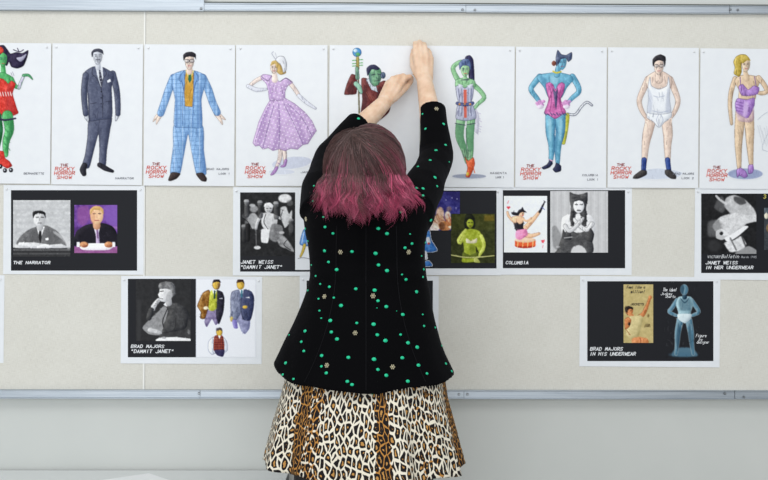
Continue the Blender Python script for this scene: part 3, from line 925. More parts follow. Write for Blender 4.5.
class Canvas:
    def __init__(s, x0, y0, x1, y1, bg=None):
        s.x0, s.y0 = x0, y0
        s.w = int(round((x1 - x0) * RES / 2)) * 2
        s.h = int(round((y1 - y0) * RES / 2)) * 2
        s.x1, s.y1 = x0 + s.w / RES, y0 + s.h / RES
        s.c = np.zeros((s.h, s.w, 3)); s.a = np.zeros((s.h, s.w))
        s.c[:] = (240, 242, 245)
        if bg is not None:
            s.c[:] = bg; s.a[:] = 1
        ys, xs = np.mgrid[0:s.h, 0:s.w]
        s.X, s.Y = x0 + (xs + 0.5) / RES, y0 + (ys + 0.5) / RES
        s.n = np.zeros((s.h, s.w))
        for q, wt in ((10, 1.0), (4, 0.8)):
            g = RNG.random((s.h // q + 3, s.w // q + 3))
            f = blur2(np.kron(g, np.ones((q, q)))[:s.h, :s.w], q * 0.45); s.n += wt * (f - f.mean()) / (f.std() + 1e-6)
        s.form = 0.0
    def put(s, m, col, alpha=1.0, var=0.0, soft=0.0):
        if soft > 0: m = blur2(m.astype(float), soft * RES)
        m = m * alpha
        col = np.array(col, dtype=float)
        tgt = col[None, None, :] + (s.n[..., None] * var * 0.55 if var else 0)
        s.c = s.c * (1 - m[..., None]) + tgt * m[..., None]
        s.a = np.maximum(s.a, m)
        return m
    def mask(s, pts):
        m = np.zeros((s.h, s.w), bool)
        p = np.asarray(pts, dtype=float)
        lo, hi = p.min(0), p.max(0)
        i0, i1 = max(0, int((lo[1] - s.y0) * RES) - 1), min(s.h, int((hi[1] - s.y0) * RES) + 2)
        j0, j1 = max(0, int((lo[0] - s.x0) * RES) - 1), min(s.w, int((hi[0] - s.x0) * RES) + 2)
        if i1 <= i0 or j1 <= j0: return m
        X, Y = s.X[i0:i1, j0:j1], s.Y[i0:i1, j0:j1]
        r = np.zeros(X.shape, bool)
        q = np.roll(p, -1, 0)
        for (ax, ay), (bx, by) in zip(p, q):
            if ay == by: continue
            cr = ((ay > Y) != (by > Y)) & (X < (bx - ax) * (Y - ay) / (by - ay) + ax)
            r ^= cr
        m[i0:i1, j0:j1] = r
        return m
    def model(s, m, soft):
        """painted roundness: lighter on the upper left of a brush shape, darker on its lower right"""
        if s.form <= 0 or soft > 0: return
        i, j = np.where(m)
        if len(i) < 30: return
        r = int(min(3.0, 0.16 * math.sqrt(len(i)) / RES * 1.0 + 0.5) * RES) + 1
        i0, i1, j0, j1 = max(0, i.min() - 2 * r), min(s.h, i.max() + 2 * r + 1), max(0, j.min() - 2 * r), min(s.w, j.max() + 2 * r + 1)
        f = m[i0:i1, j0:j1].astype(float)
        b_ = blur2(f, r * 0.7)
        gy, gx = np.gradient(b_)
        e = (gx * 0.9 + gy * 0.45) * r
        rim = np.clip(1 - b_ * 1.15, 0, 1)
        d = np.clip(e, -1, 1) * 58 * s.form - rim * 24 * s.form + s.n[i0:i1, j0:j1] * 1.2 * s.form
        s.c[i0:i1, j0:j1] += (d * f)[..., None] * np.array((1.0, 0.97, 0.88))
    def folds(s, m, p, ink, dark):
        """loose pencil lines inside a brush shape"""
        if s.form <= 0: return
        i, j = np.where(m)
        if len(i) < 320: return
        rs_ = random.Random(int(len(i) + i[0] * 7 + j[0]))
        for _ in range(min(9, 2 + len(i) // 900)):
            k = rs_.randrange(len(i))
            x, y = s.x0 + j[k] / RES, s.y0 + i[k] / RES
            L = rs_.uniform(2.0, 7.5)
            dx = rs_.uniform(-1.4, 1.4)
            pts = [(x, y), (x + dx * 0.6, y + L * 0.5), (x + dx, y + L)]
            q = np.zeros((s.h, s.w), bool)
            sv = s.c.copy(), s.a.copy()
            s.stroke(pts, rs_.uniform(0.35, 0.75), dark, rs_.uniform(0.35, 0.7))
            keep = m.astype(bool)
            s.c = np.where(keep[..., None], s.c, sv[0]); s.a = np.where(keep, s.a, sv[1])
    def detail(s, n, amt, lmin=0.8, lmax=3.5, w=(0.35, 0.9), alpha=0.5, vertical=0.0, bgc=None):
        """small loose brush or grain marks a little lighter or darker than what they lie on"""
        i, j = np.where((s.a > 0.6) & (np.abs(s.c - bgc).max(-1) > 26) if bgc is not None else (s.a > 0.6))
        if len(i) == 0: return
        rs_ = random.Random(len(i))
        for _ in range(n):
            k = rs_.randrange(len(i))
            x, y = s.x0 + j[k] / RES, s.y0 + i[k] / RES
            col = s.c[i[k], j[k]] + rs_.gauss(0, amt)
            a = rs_.uniform(0, math.pi) if rs_.random() > vertical else math.pi / 2 + rs_.gauss(0, 0.25)
            L, r = rs_.uniform(lmin, lmax) / 2, rs_.uniform(*w) / 2
            dx, dy = math.cos(a) * L, math.sin(a) * L
            m = L + r + 0.3
            i0, i1 = max(0, int((y - m - s.y0) * RES)), min(s.h, int((y + m - s.y0) * RES) + 1)
            j0, j1 = max(0, int((x - m - s.x0) * RES)), min(s.w, int((x + m - s.x0) * RES) + 1)
            X, Y = s.X[i0:i1, j0:j1] - x, s.Y[i0:i1, j0:j1] - y
            t = np.clip((X * dx + Y * dy) / (L * L + 1e-9), -1, 1)
            d = np.hypot(X - t * dx, Y - t * dy)
            q = np.clip((r - d) / 0.25 + 0.5, 0, 1) * alpha * (s.a[i0:i1, j0:j1] > 0.6)
            s.c[i0:i1, j0:j1] = s.c[i0:i1, j0:j1] * (1 - q[..., None]) + col * q[..., None]
    def poly(s, pts, col, alpha=1.0, var=0.0, soft=0.0, sharp=False, ink=None, iw=0.45):
        p = np.array(pts, float) if sharp else smooth_pts(pts)
        m = s.mask(p)
        s.put(m, col, alpha, var, soft)
        if not sharp or len(p) > 20: s.model(m, soft)
        if ink is not None:
            s.folds(m, p, ink, np.array(ink) * 0.8)
            s.stroke(list(map(tuple, p)) + [tuple(p[0])], iw, np.array(ink) * (0.72 if s.form else 1), raw=True, alpha=0.72)
        return m
    def limb(s, pts, widths, col, alpha=1.0, var=0.0, soft=0.0, ink=None, iw=0.45, raw=False):
        p = np.array(pts, float) if raw else smooth_pts(pts, 4, False)
        w = np.interp(np.linspace(0, 1, len(p)), np.linspace(0, 1, len(widths)), widths) / 2 * (0.9 if s.form > 0 else 1.0)
        t = np.gradient(p, axis=0); t /= (np.linalg.norm(t, axis=1, keepdims=True) + 1e-9)
        n_ = np.stack([-t[:, 1], t[:, 0]], 1)
        cap_ = lambda k, sg: np.array([p[k] + (n_[k] * math.cos(a) + t[k] * sg * math.sin(a)) * w[k] for a in np.linspace(0, math.pi, 9)[1:-1]])
        q = np.concatenate([p + n_ * w[:, None], cap_(-1, 1), (p - n_ * w[:, None])[::-1], cap_(0, -1)[::-1]])
        m = s.mask(q)
        s.put(m, col, alpha, var, soft)
        s.model(m, soft)
        if ink is not None:
            s.folds(m, q, ink, np.array(ink) * 0.8)
            s.stroke([tuple(v) for v in q] + [tuple(q[0])], iw, np.array(ink) * (0.72 if s.form else 1), raw=True, alpha=0.70)
        return m
    def stroke(s, pts, w, col, alpha=1.0, raw=False, soft=0.0):
        p = np.array(pts, float) if raw else smooth_pts(pts, 4, False)
        m = np.zeros((s.h, s.w), bool)
        for (ax, ay), (bx, by) in zip(p[:-1], p[1:]):
            r = w / 2 + 0.2
            i0, i1 = max(0, int((min(ay, by) - r - s.y0) * RES)), min(s.h, int((max(ay, by) + r - s.y0) * RES) + 2)
            j0, j1 = max(0, int((min(ax, bx) - r - s.x0) * RES)), min(s.w, int((max(ax, bx) + r - s.x0) * RES) + 2)
            if i1 <= i0 or j1 <= j0: continue
            X, Y = s.X[i0:i1, j0:j1], s.Y[i0:i1, j0:j1]
            dx, dy = bx - ax, by - ay
            L = dx * dx + dy * dy + 1e-9
            t = np.clip(((X - ax) * dx + (Y - ay) * dy) / L, 0, 1)
            d = np.hypot(X - ax - t * dx, Y - ay - t * dy)
            m[i0:i1, j0:j1] |= d < w / 2
        s.put(m, col, alpha, 0, soft)
        return m
    def ell(s, cx, cy, rx, ry, col, alpha=1.0, rot=0.0, var=0.0, soft=0.0, ink=None, iw=0.4):
        a = math.radians(rot)
        pts = [(cx + rx * math.cos(t) * math.cos(a) - ry * math.sin(t) * math.sin(a), cy + rx * math.cos(t) * math.sin(a) + ry * math.sin(t) * math.cos(a)) for t in np.linspace(0, 2 * math.pi, 28, endpoint=False)]
        return s.poly(pts, col, alpha, var, soft, sharp=True, ink=ink, iw=iw)
    def rect(s, x0, y0, x1, y1, col, alpha=1.0, soft=0.0, var=0.0):
        return s.put(((s.X >= x0) & (s.X < x1) & (s.Y >= y0) & (s.Y < y1)).astype(float), col, alpha, var, soft)
    def where(s, m, cond, col, alpha=1.0):
        s.put((m.astype(bool) & cond).astype(float), col, alpha)
    def shade(s, m, pts, col, alpha=0.5, soft=0.6):
        """darker wash over the part of mask m inside pts"""
        q = s.mask(smooth_pts(pts)).astype(float)
        if soft: q = blur2(q, soft * RES)
        s.put(q * (m > 0), col, alpha)

def px_world(px, py, yplane):
    """vectorised U(): arrays of photograph pixels to points of the plane y = yplane"""
    R = np.array(CROT.to_3x3())
    d = np.stack([(px - 384.0) / FPX, (240.0 - py) / FPX, -np.ones_like(px)], -1) @ R.T
    t = (yplane - CAM.y) / d[..., 1]
    return np.array(CAM) + d * t[..., None]

class Sheet:
    """a pinned sheet of paper: slightly bowed grid with real thickness"""
    def __init__(s, name, label, cat, group, TL, TR, BR, BL, lift, amp, seed, mat):
        W = [U(*p, 0.0) for p in (TL, TR, BR, BL)]
        c = sum(W, Vector()) / 4
        ex = ((W[1] - W[0]) + (W[2] - W[3])) / 2
        ez = ((W[0] - W[3]) + (W[1] - W[2])) / 2
        s.c, s.w, s.h = c, ex.length, ez.length
        s.ang = math.atan2(ex.z, ex.x)
        s.lift, s.amp, s.rs = lift, amp, random.Random(seed)
        s.ph = [s.rs.uniform(0, 6.28) for _ in range(3)]
        nu, nv = 13, 17
        me = bpy.data.meshes.new(name)
        vs_, fs = [], []
        ca, sa = math.cos(s.ang), math.sin(s.ang)
        for j in range(nv):
            for i in range(nu):
                u, v = i / (nu - 1), j / (nv - 1)
                lx, lz = (u - 0.5) * s.w, (0.5 - v) * s.h
                x, z = lx * ca - lz * sa, lx * sa + lz * ca
                vs_.append((x, s.bend(u, v), z))
        for j in range(nv - 1):
            for i in range(nu - 1):
                a = j * nu + i
                fs.append((a, a + nu, a + nu + 1, a + 1))
        me.from_pydata(vs_, [], fs)
        o = link(name, me, mat, None, False)
        o.location = (c.x, 0, c.z)
        so = o.modifiers.new('paper_thickness', 'SOLIDIFY'); so.thickness = 0.0004; so.offset = -1
        s.o = o
        tag(o, label, cat, group)
        # the normal of the front must face the room
    def bend(s, u, v):
        a = s.amp
        return -(s.lift + a * (0.55 * math.sin(math.pi * u) ** 2 * (0.25 + 0.75 * v) + 0.25 * v * v * (1 + math.sin(2.2 * u + s.ph[0])) * 0.5 + 0.12 * math.sin(5 * u + s.ph[1]) * math.sin(4 * v + s.ph[2]) ** 2))
    def bendv(s, u, v):
        a = s.amp
        return -(s.lift + a * (0.55 * np.sin(np.pi * u) ** 2 * (0.25 + 0.75 * v) + 0.25 * v * v * (1 + np.sin(2.2 * u + s.ph[0])) * 0.5 + 0.12 * np.sin(5 * u + s.ph[1]) * np.sin(4 * v + s.ph[2]) ** 2))
    def to_local(s, px, py, off):
        w = px_world(np.asarray(px, float), np.asarray(py, float), 0.0)
        x, z = w[..., 0] - s.c.x, w[..., 2] - s.c.z
        ca, sa = math.cos(-s.ang), math.sin(-s.ang)
        lx, lz = x * ca - z * sa, x * sa + z * ca
        u, v = lx / s.w + 0.5, 0.5 - lz / s.h
        y = s.bendv(np.clip(u, 0, 1), np.clip(v, 0, 1)) - off
        return np.stack([x, y, z], -1), (u >= 0.002) & (u <= 0.998) & (v >= 0.002) & (v <= 0.998)
    def mesh(s, name, verts, faces, cols, mat=None):
        me = bpy.data.meshes.new(name)
        me.vertices.add(len(verts)); me.vertices.foreach_set('co', np.asarray(verts, np.float32).ravel())
        f = np.asarray(faces, np.int32)
        nf = len(f)
        me.loops.add(nf * 4); me.loops.foreach_set('vertex_index', f.ravel())
        me.polygons.add(nf); me.polygons.foreach_set('loop_start', np.arange(0, nf * 4, 4, dtype=np.int32))
        me.update(calc_edges=True)
        ca = me.color_attributes.new('ink', 'FLOAT_COLOR', 'POINT')
        c = np.ones((len(verts), 4), np.float32); c[:, :3] = cols
        ca.data.foreach_set('color', c.ravel())
        return link(name, me, mat or M_PRINT, s.o)
    def print_canvas(s, cv, name, off=0.0007):
        c = cv.c.reshape(cv.h // 2, 2, cv.w // 2, 2, 3).mean((1, 3))
        a = cv.a.reshape(cv.h // 2, 2, cv.w // 2, 2).mean((1, 3))
        X = cv.X.reshape(cv.h // 2, 2, cv.w // 2, 2).mean((1, 3)); Y = cv.Y.reshape(cv.h // 2, 2, cv.w // 2, 2).mean((1, 3))
        P, ok = s.to_local(X, Y, off)
        c = np.clip(c, 2, 252) / 255.0
        c = np.where(c <= 0.04045, c / 12.92, ((c + 0.055) / 1.055) ** 2.4)
        h, w = a.shape
        q = np.arange(h * w).reshape(h, w)
        on = (a > 0.03)
        keep = (on[:-1, :-1] | on[1:, :-1] | on[:-1, 1:] | on[1:, 1:]) & (ok[:-1, :-1] & ok[1:, :-1] & ok[:-1, 1:] & ok[1:, 1:])
        F = np.stack([q[:-1, :-1], q[1:, :-1], q[1:, 1:], q[:-1, 1:]], -1)[keep]
        used = np.unique(F)
        remap = np.zeros(h * w, np.int64); remap[used] = np.arange(len(used))
        return s.mesh(name, P.reshape(-1, 3)[used], remap[F], c.reshape(-1, 3)[used])
    def panel(s, name, x0, y0, x1, y1, col, off=0.0004, n=12):
        X, Y = np.meshgrid(np.linspace(x0, x1, n), np.linspace(y0, y1, n))
        P, _ = s.to_local(X, Y, off)
        q = np.arange(n * n).reshape(n, n)
        F = np.stack([q[:-1, :-1], q[1:, :-1], q[1:, 1:], q[:-1, 1:]], -1).reshape(-1, 4)
        return s.mesh(name, P.reshape(-1, 3), F, np.tile(lin(col), (n * n, 1)))
    def lettering(s, name, lines, off=0.0012):
        """lines: (text, x0, x1, y_top, y_bottom, stroke, colour, slant); one part for each line of writing"""
        for text, x0, x1, yt, yb, sw, col, slant in lines:
            V, F = [], []
            for a, b_ in text_strokes(text, x0, x1, yt, yb, slant, s.rs):
                a, b_ = np.array(a), np.array(b_)
                d = b_ - a; L = np.hypot(*d)
                d = d / L if L > 1e-6 else np.array((1.0, 0.0))
                n_ = np.array((-d[1], d[0])) * sw / 2
                a2, b2 = a - d * sw * 0.35, b_ + d * sw * 0.35
                k = len(V)
                V += [a2 + n_, b2 + n_, b2 - n_, a2 - n_]
                F.append((k, k + 1, k + 2, k + 3))
            V = np.array(V)
            P, _ = s.to_local(V[:, 0], V[:, 1], off)
            s.mesh(name, P, F, np.tile(lin(col), (len(V), 1)))

# single-stroke capitals on a 4 x 6 grid (y down)
GLY = {'A': '0,6 2,0 4,6|0.8,4 3.2,4', 'B': '0,6 0,0 3,0 3.8,1.5 3,2.8 0,2.8|3,2.8 4,4.4 3,6 0,6', 'C': '4,1 2.6,0 1,0.3 0,2 0,4 1,5.7 2.6,6 4,5', 'D': '0,0 0,6 2.5,6 4,4 4,2 2.5,0 0,0',
       'E': '4,0 0,0 0,6 4,6|0,3 3,3', 'F': '4,0 0,0 0,6|0,3 3,3', 'G': '4,1 2.6,0 1,0.3 0,2 0,4 1,5.7 2.6,6 4,5 4,3.4 2.4,3.4', 'H': '0,0 0,6|4,0 4,6|0,3 4,3', 'I': '2,0 2,6', 'J': '4,0 4,4.6 3,6 1,6 0,4.8',
       'K': '0,0 0,6|4,0 0,3.4|1.2,2.6 4,6', 'L': '0,0 0,6 4,6', 'M': '0,6 0.4,0 2,4 3.6,0 4,6', 'N': '0,6 0,0 4,6 4,0', 'O': '2,0 0.5,1 0,3 0.5,5 2,6 3.5,5 4,3 3.5,1 2,0', 'P': '0,6 0,0 3,0 4,1.6 3,3.2 0,3.2',
       'Q': '2,0 0.5,1 0,3 0.5,5 2,6 3.5,5 4,3 3.5,1 2,0|2.6,4.4 4,6.3', 'R': '0,6 0,0 3,0 4,1.5 3,3 0,3|1.6,3 4,6', 'S': '4,0.8 2.6,0 1,0.2 0.2,1.5 1,2.7 3,3.3 3.9,4.6 3,5.8 1.4,6 0,5.2', 'T': '0,0 4,0|2,0 2,6',
       'U': '0,0 0,4.5 1,6 3,6 4,4.5 4,0', 'V': '0,0 2,6 4,0', 'W': '0,0 0.8,6 2,2 3.2,6 4,0', 'X': '0,0 4,6|4,0 0,6', 'Y': '0,0 2,3 4,0|2,3 2,6', 'Z': '0,0 4,0 0,6 4,6', '"': '1,0 1,1.8|2.6,0 2.6,1.8',
       '1': '1,1 2,0 2,6', '2': '0,1.2 1.2,0 3,0 4,1.4 3.4,3 0,6 4,6', '!': '2,0 2,4|2,5.6 2,6', '3': '0,0.6 2,0 3.8,1.2 2,2.8 4,4.4 2.4,6 0,5.4', '4': '3,6 3,0 0,4 4,4', '5': '4,0 0.4,0 0.2,2.6 3,2.4 4,4.2 3,6 0,5.6', '9': '4,2 3,3.4 1,3.4 0,1.8 1,0 3,0 4,2 3.4,6',
       'a': '4,3 1.4,2.4 0,4.2 1.2,6 4,5|4,2.4 4,6', 'b': '0,0 0,6 3,6 4,4.2 3,2.4 0,3', 'c': '4,3 2,2.4 0,4.2 2,6 4,5.4', 'd': '4,0 4,6 1,6 0,4.2 1,2.4 4,3', 'e': '0,4.2 4,4 3,2.4 1,2.4 0,4.2 1.4,6 4,5.4', 'f': '4,0.4 2.6,0 1.8,1.4 1.8,6|0.4,2.6 3.6,2.6',
       'g': '4,2.6 1,2.4 0,4 1,5.4 4,5|4,2.4 4,7 2,8 0,7.4', 'h': '0,0 0,6|0,3.4 2,2.4 4,3.4 4,6', 'i': '2,2.4 2,6|2,0.8 2,1.1', 'k': '0,0 0,6|3.6,2.4 0,4.4 4,6', 'l': '2,0 2,6', 'm': '0,6 0,2.4|0,3 1.4,2.4 2,3.2 2,6|2,3 3.4,2.4 4,3.2 4,6',
       'n': '0,6 0,2.4|0,3.4 2,2.4 4,3.4 4,6', 'o': '2,2.4 0,4.2 2,6 4,4.2 2,2.4', 'p': '0,2.4 0,8|0,3 3,2.4 4,4.2 3,6 0,5.6', 'r': '0,6 0,2.4|0,3.6 2,2.4 4,2.8', 's': '4,2.8 1.6,2.4 0.6,3.4 3.4,4.8 2.4,6 0,5.6', 't': '2,0.6 2,5 3,6 4,5.6|0.4,2.4 3.8,2.4',
       'u': '0,2.4 0,5 1.6,6 4,5|4,2.4 4,6', 'w': '0,2.4 1,6 2,3.4 3,6 4,2.4', 'y': '0,2.4 2,5.6|4,2.4 1.4,8', 'v': '0,2.4 2,6 4,2.4', ' ': '', "'": '2,0 2,1.6', '&': '4,6 0.6,1.6 1.6,0 2.8,1 0,4.4 1.4,6 4,3.6'}
def text_strokes(text, x0, x1, yt, yb, slant, rs_):
    n = len(text)
    adv = (x1 - x0) / (n - 0.25)
    h = yb - yt
    out = []
    for i, chh in enumerate(text):
        g = GLY.get(chh, GLY.get(chh.upper(), ''))
        jy = rs_.uniform(-0.04, 0.04) * h
        for st in g.split('|'):
            if not st: continue
            pts = []
            for q in st.split():
                gx, gy = map(float, q.split(','))
                yy = yt + jy + gy / 6 * h
                pts.append((x0 + i * adv + gx / 4 * adv * 0.70 + slant * (yb - yy), yy))
            out += list(zip(pts[:-1], pts[1:]))
    return out
# ------------------------------------------------------------------ row of costume drawings
INK = (52, 50, 62)
RED = (216, 82, 66)
def face(c, x, y, rx, ry, skin, dark=(70, 60, 60), lips=(170, 70, 80), rot=0):
    """a small painted face: shaded cheek, brows, eyes, nose and mouth"""
    sk = np.array(skin, float)
    pts = [(x - rx * .82, y - ry * .55), (x, y - ry), (x + rx * .82, y - ry * .55), (x + rx * .86, y), (x + rx * .66, y + ry * .55), (x + rx * .12, y + ry), (x - rx * .3, y + ry * .95), (x - rx * .7, y + ry * .5), (x - rx * .88, y)]
    m = c.poly(pts, skin, ink=sk * .55, iw=0.25)
    c.shade(m, [(x + rx * .25, y - ry * .6), (x + rx, y - ry * .4), (x + rx * .8, y + ry * .6), (x + rx * .2, y + ry), (x + rx * .45, y + ry * .2)], sk * .72, 0.55, 0.4)
    c.shade(m, [(x - rx * .6, y - ry * .22), (x + rx * .6, y - ry * .22), (x + rx * .55, y + ry * .06), (x - rx * .55, y + ry * .06)], sk * .78, 0.5, 0.3)
    for s_ in (-1, 1):
        c.stroke([(x + s_ * rx * .2, y - ry * .26), (x + s_ * rx * .64, y - ry * .30)], 0.45, dark, 0.85)
        c.ell(x + s_ * rx * .40, y - ry * .08, .62, .42, dark, 0.9)
    c.stroke([(x + rx * .06, y - ry * .05), (x + rx * .16, y + ry * .24), (x - rx * .06, y + ry * .28)], 0.35, sk * .55, 0.8)
    c.stroke([(x - rx * .26, y + ry * .52), (x + rx * .3, y + ry * .50)], 0.6, lips, 0.9)
    c.stroke([(x - rx * .12, y + ry * .66), (x + rx * .18, y + ry * .66)], 0.35, sk * .6, 0.6)
    return m

def fig_green_red(c):
    G, GD, R, RD, K = (88, 178, 108), (48, 122, 74), (222, 68, 58), (160, 40, 44), (44, 36, 66)
    c.poly([(-2, 47), (4, 45.5), (8, 50), (11, 54), (17, 52.5), (23, 53.5), (28.8, 50.6), (27.5, 58), (24, 66), (18, 68.6), (12, 67), (9.5, 62), (7, 66), (-2, 60)], K, var=6, ink=INK)
    c.poly([(17, 58), (22, 57), (27, 54), (25, 59), (21, 62), (18, 60)], (205, 205, 225), 0.8)
    c.stroke([(14, 50), (20, 52), (24, 50)], 0.8, K)
    c.stroke([(18, 48.5), (19.5, 52)], 0.8, K)
    c.ell(0.5, 50.5, 3.5, 3.6, (226, 84, 66), var=10)
    c.limb([(3.5, 66), (4, 74)], [5, 6], G, var=8)
    face(c, 3.6, 60, 4.6, 7.2, G, (40, 60, 110), (200, 60, 60))
    c.poly([(-6, 74), (4, 73), (11, 76), (14, 80), (14, 88), (-6, 92)], G, var=9, ink=GD)
    c.limb([(12, 79), (16, 86.5), (19.5, 87.5)], [4.6, 4.2, 3.6], G, var=9, ink=GD)
    c.limb([(19.4, 88), (22, 81), (24.5, 76)], [3.6, 3.2, 2.6], (206, 200, 222), var=10, ink=GD)
    c.limb([(24, 75.6), (29, 75.5), (33, 79.5)], [3.0, 2.8, 1.0], (84, 160, 110), ink=GD)
    c.stroke([(13, 72), (14.5, 76)], 0.5, (150, 150, 170)); c.stroke([(11.5, 73), (13, 77)], 0.5, (150, 150, 170))
    m = c.poly([(-6, 80), (4, 79.5), (8.6, 84), (12, 81), (16, 84), (14.5, 89), (13, 94), (15, 101), (17.5, 109), (18.6, 113.5), (9, 117.5), (2, 115.5), (-6, 117)], R, var=14, ink=RD)
    c.shade(m, [(9, 80), (13, 90), (12, 100), (18, 112), (9, 116), (6, 104)], RD, 0.45)
    for k in range(6): c.stroke([(-2 + k * 2.6, 92.4), (-1 + k * 2.6, 96.2)], 0.9, (236, 222, 220))
    m1 = c.limb([(8, 116), (10, 130), (6.5, 142), (6.5, 155)], [12, 10, 7.5, 5], G, var=16, ink=GD)
    c.shade(m1, [(11, 117), (15, 128), (10, 142), (8, 152), (7, 140), (10, 128)], GD, 0.6)
    for k in range(9): c.stroke([(5 + (k % 3) * 2.4, 128 + k * 2.6), (6.5 + (k % 3) * 2, 129.8 + k * 2.6)], 0.8, GD, 0.7)
    m2 = c.limb([(-2, 116), (0, 132), (-3, 150)], [9, 8, 6], GD, var=14)
    c.limb([(-2, 119), (6, 120.2), (16, 118.6)], [2.2, 2.2, 1.8], (54, 48, 78))
    c.poly([(-3, 152), (4, 151.5), (5.5, 158), (10, 161.5), (12.6, 166), (8, 168.4), (3, 166), (-3, 163)], R, var=12, ink=RD)
    for x, y in ((1, 166.5), (5.6, 170.6), (11.6, 170.2)):
        c.ell(x, y, 2.1, 2.3, (38, 36, 44)); c.ell(x - .4, y - .4, .8, .8, (216, 220, 228))

def fig_grey_suit(c):
    S, SD, SL = (86, 92, 116), (54, 58, 80), (118, 124, 146)
    F = (203, 207, 217)
    c.limb([(118, 113), (117.6, 116), (116.4, 120.6)], [4.2, 4.4, 1.6], F, ink=(120, 124, 140))
    c.limb([(86.5, 114), (87.4, 118), (90, 122.8)], [4.2, 4.6, 1.6], F, ink=(120, 124, 140))
    m = c.poly([(90, 119), (88, 138), (85.6, 155), (82.2, 167.5), (89.6, 167.8), (94, 152), (99, 134), (100, 150), (99.8, 165.6), (106, 166), (107.4, 150), (110.5, 130), (111.6, 117)], S, var=5, ink=SD)
    c.shade(m, [(99, 122), (101, 140), (99.5, 150), (94, 158), (97, 138)], SD, 0.7)
    c.shade(m, [(108, 120), (112, 122), (108.5, 150), (106, 166), (105, 150)], SD, 0.5)
    c.limb([(85, 165.6), (83.5, 170), (84.6, 174)], [6, 7, 5], (40, 40, 50), ink=(30, 30, 38))
    c.limb([(100, 165), (106, 168.5), (113, 171.4)], [5, 5.4, 3], (40, 40, 50), ink=(30, 30, 38))
    c.limb([(113, 74), (116.6, 88), (118, 100), (118.4, 114)], [7, 6.6, 6.2, 5.4], S, var=5, ink=SD)
    m = c.poly([(93.5, 67), (85.5, 72), (84.6, 80), (88, 92), (88.8, 104), (90, 121), (101, 119.8), (112, 118.2), (112.6, 104), (112, 88), (114.4, 78), (113.4, 73.4), (103.6, 67.6)], S, var=5, ink=SD)
    c.limb([(86.2, 75.5), (84.8, 88), (84.8, 100), (86.2, 114)], [6.6, 6.6, 6.2, 5.6], S, var=5, ink=SD, iw=.6)
    c.shade(m, [(88, 88), (89.6, 100), (90.6, 119), (88.4, 114), (87.6, 96)], SD, 0.8, 0.4)
    c.shade(m, [(107, 76), (113, 78), (113, 116), (108, 118), (110, 96)], SD, 0.4)
    c.poly([(95.6, 66), (98.4, 78), (101.6, 88), (103.6, 78), (103, 66.6)], (226, 230, 238), sharp=True)
    c.poly([(99.4, 69), (100.8, 70), (103, 80), (101.8, 87), (99.6, 79)], (58, 60, 76), sharp=True)
    for k in range(4): c.stroke([(100, 72 + k * 3.4), (102.4, 71.4 + k * 3.4)], 0.5, (190, 194, 206))
    c.stroke([(93.6, 67.6), (92.6, 74), (97, 78.6), (101.6, 88.6), (103, 100), (103.2, 118)], 0.55, (40, 42, 58))
    c.stroke([(103.6, 67.6), (107, 74), (104, 78), (102, 88)], 0.55, (40, 42, 58))
    c.stroke([(91, 104), (97, 103)], 0.5, (40, 42, 58)); c.stroke([(106, 102), (111, 101.4)], 0.5, (40, 42, 58))
    c.poly([(107.4, 81), (110.6, 79), (111.4, 82), (108, 83)], (232, 235, 242), sharp=True)
    for y in (92, 98, 104): c.ell(101.6, y, .6, .6, (30, 32, 44))
    c.limb([(97.8, 60), (98.6, 68)], [6, 6], F)
    face(c, 98.2, 57, 5.2, 7.8, F, (60, 62, 78), (120, 122, 136))
    c.poly([(92.2, 57), (91.8, 52.6), (94.4, 49.6), (99, 48.8), (103, 50.4), (104, 55), (102.6, 53.6), (98, 52), (94, 53), (93, 57)], (62, 64, 78), var=5)
    c.stroke([(96.6, 59.8), (100.2, 59.8)], 0.7, (70, 70, 84))

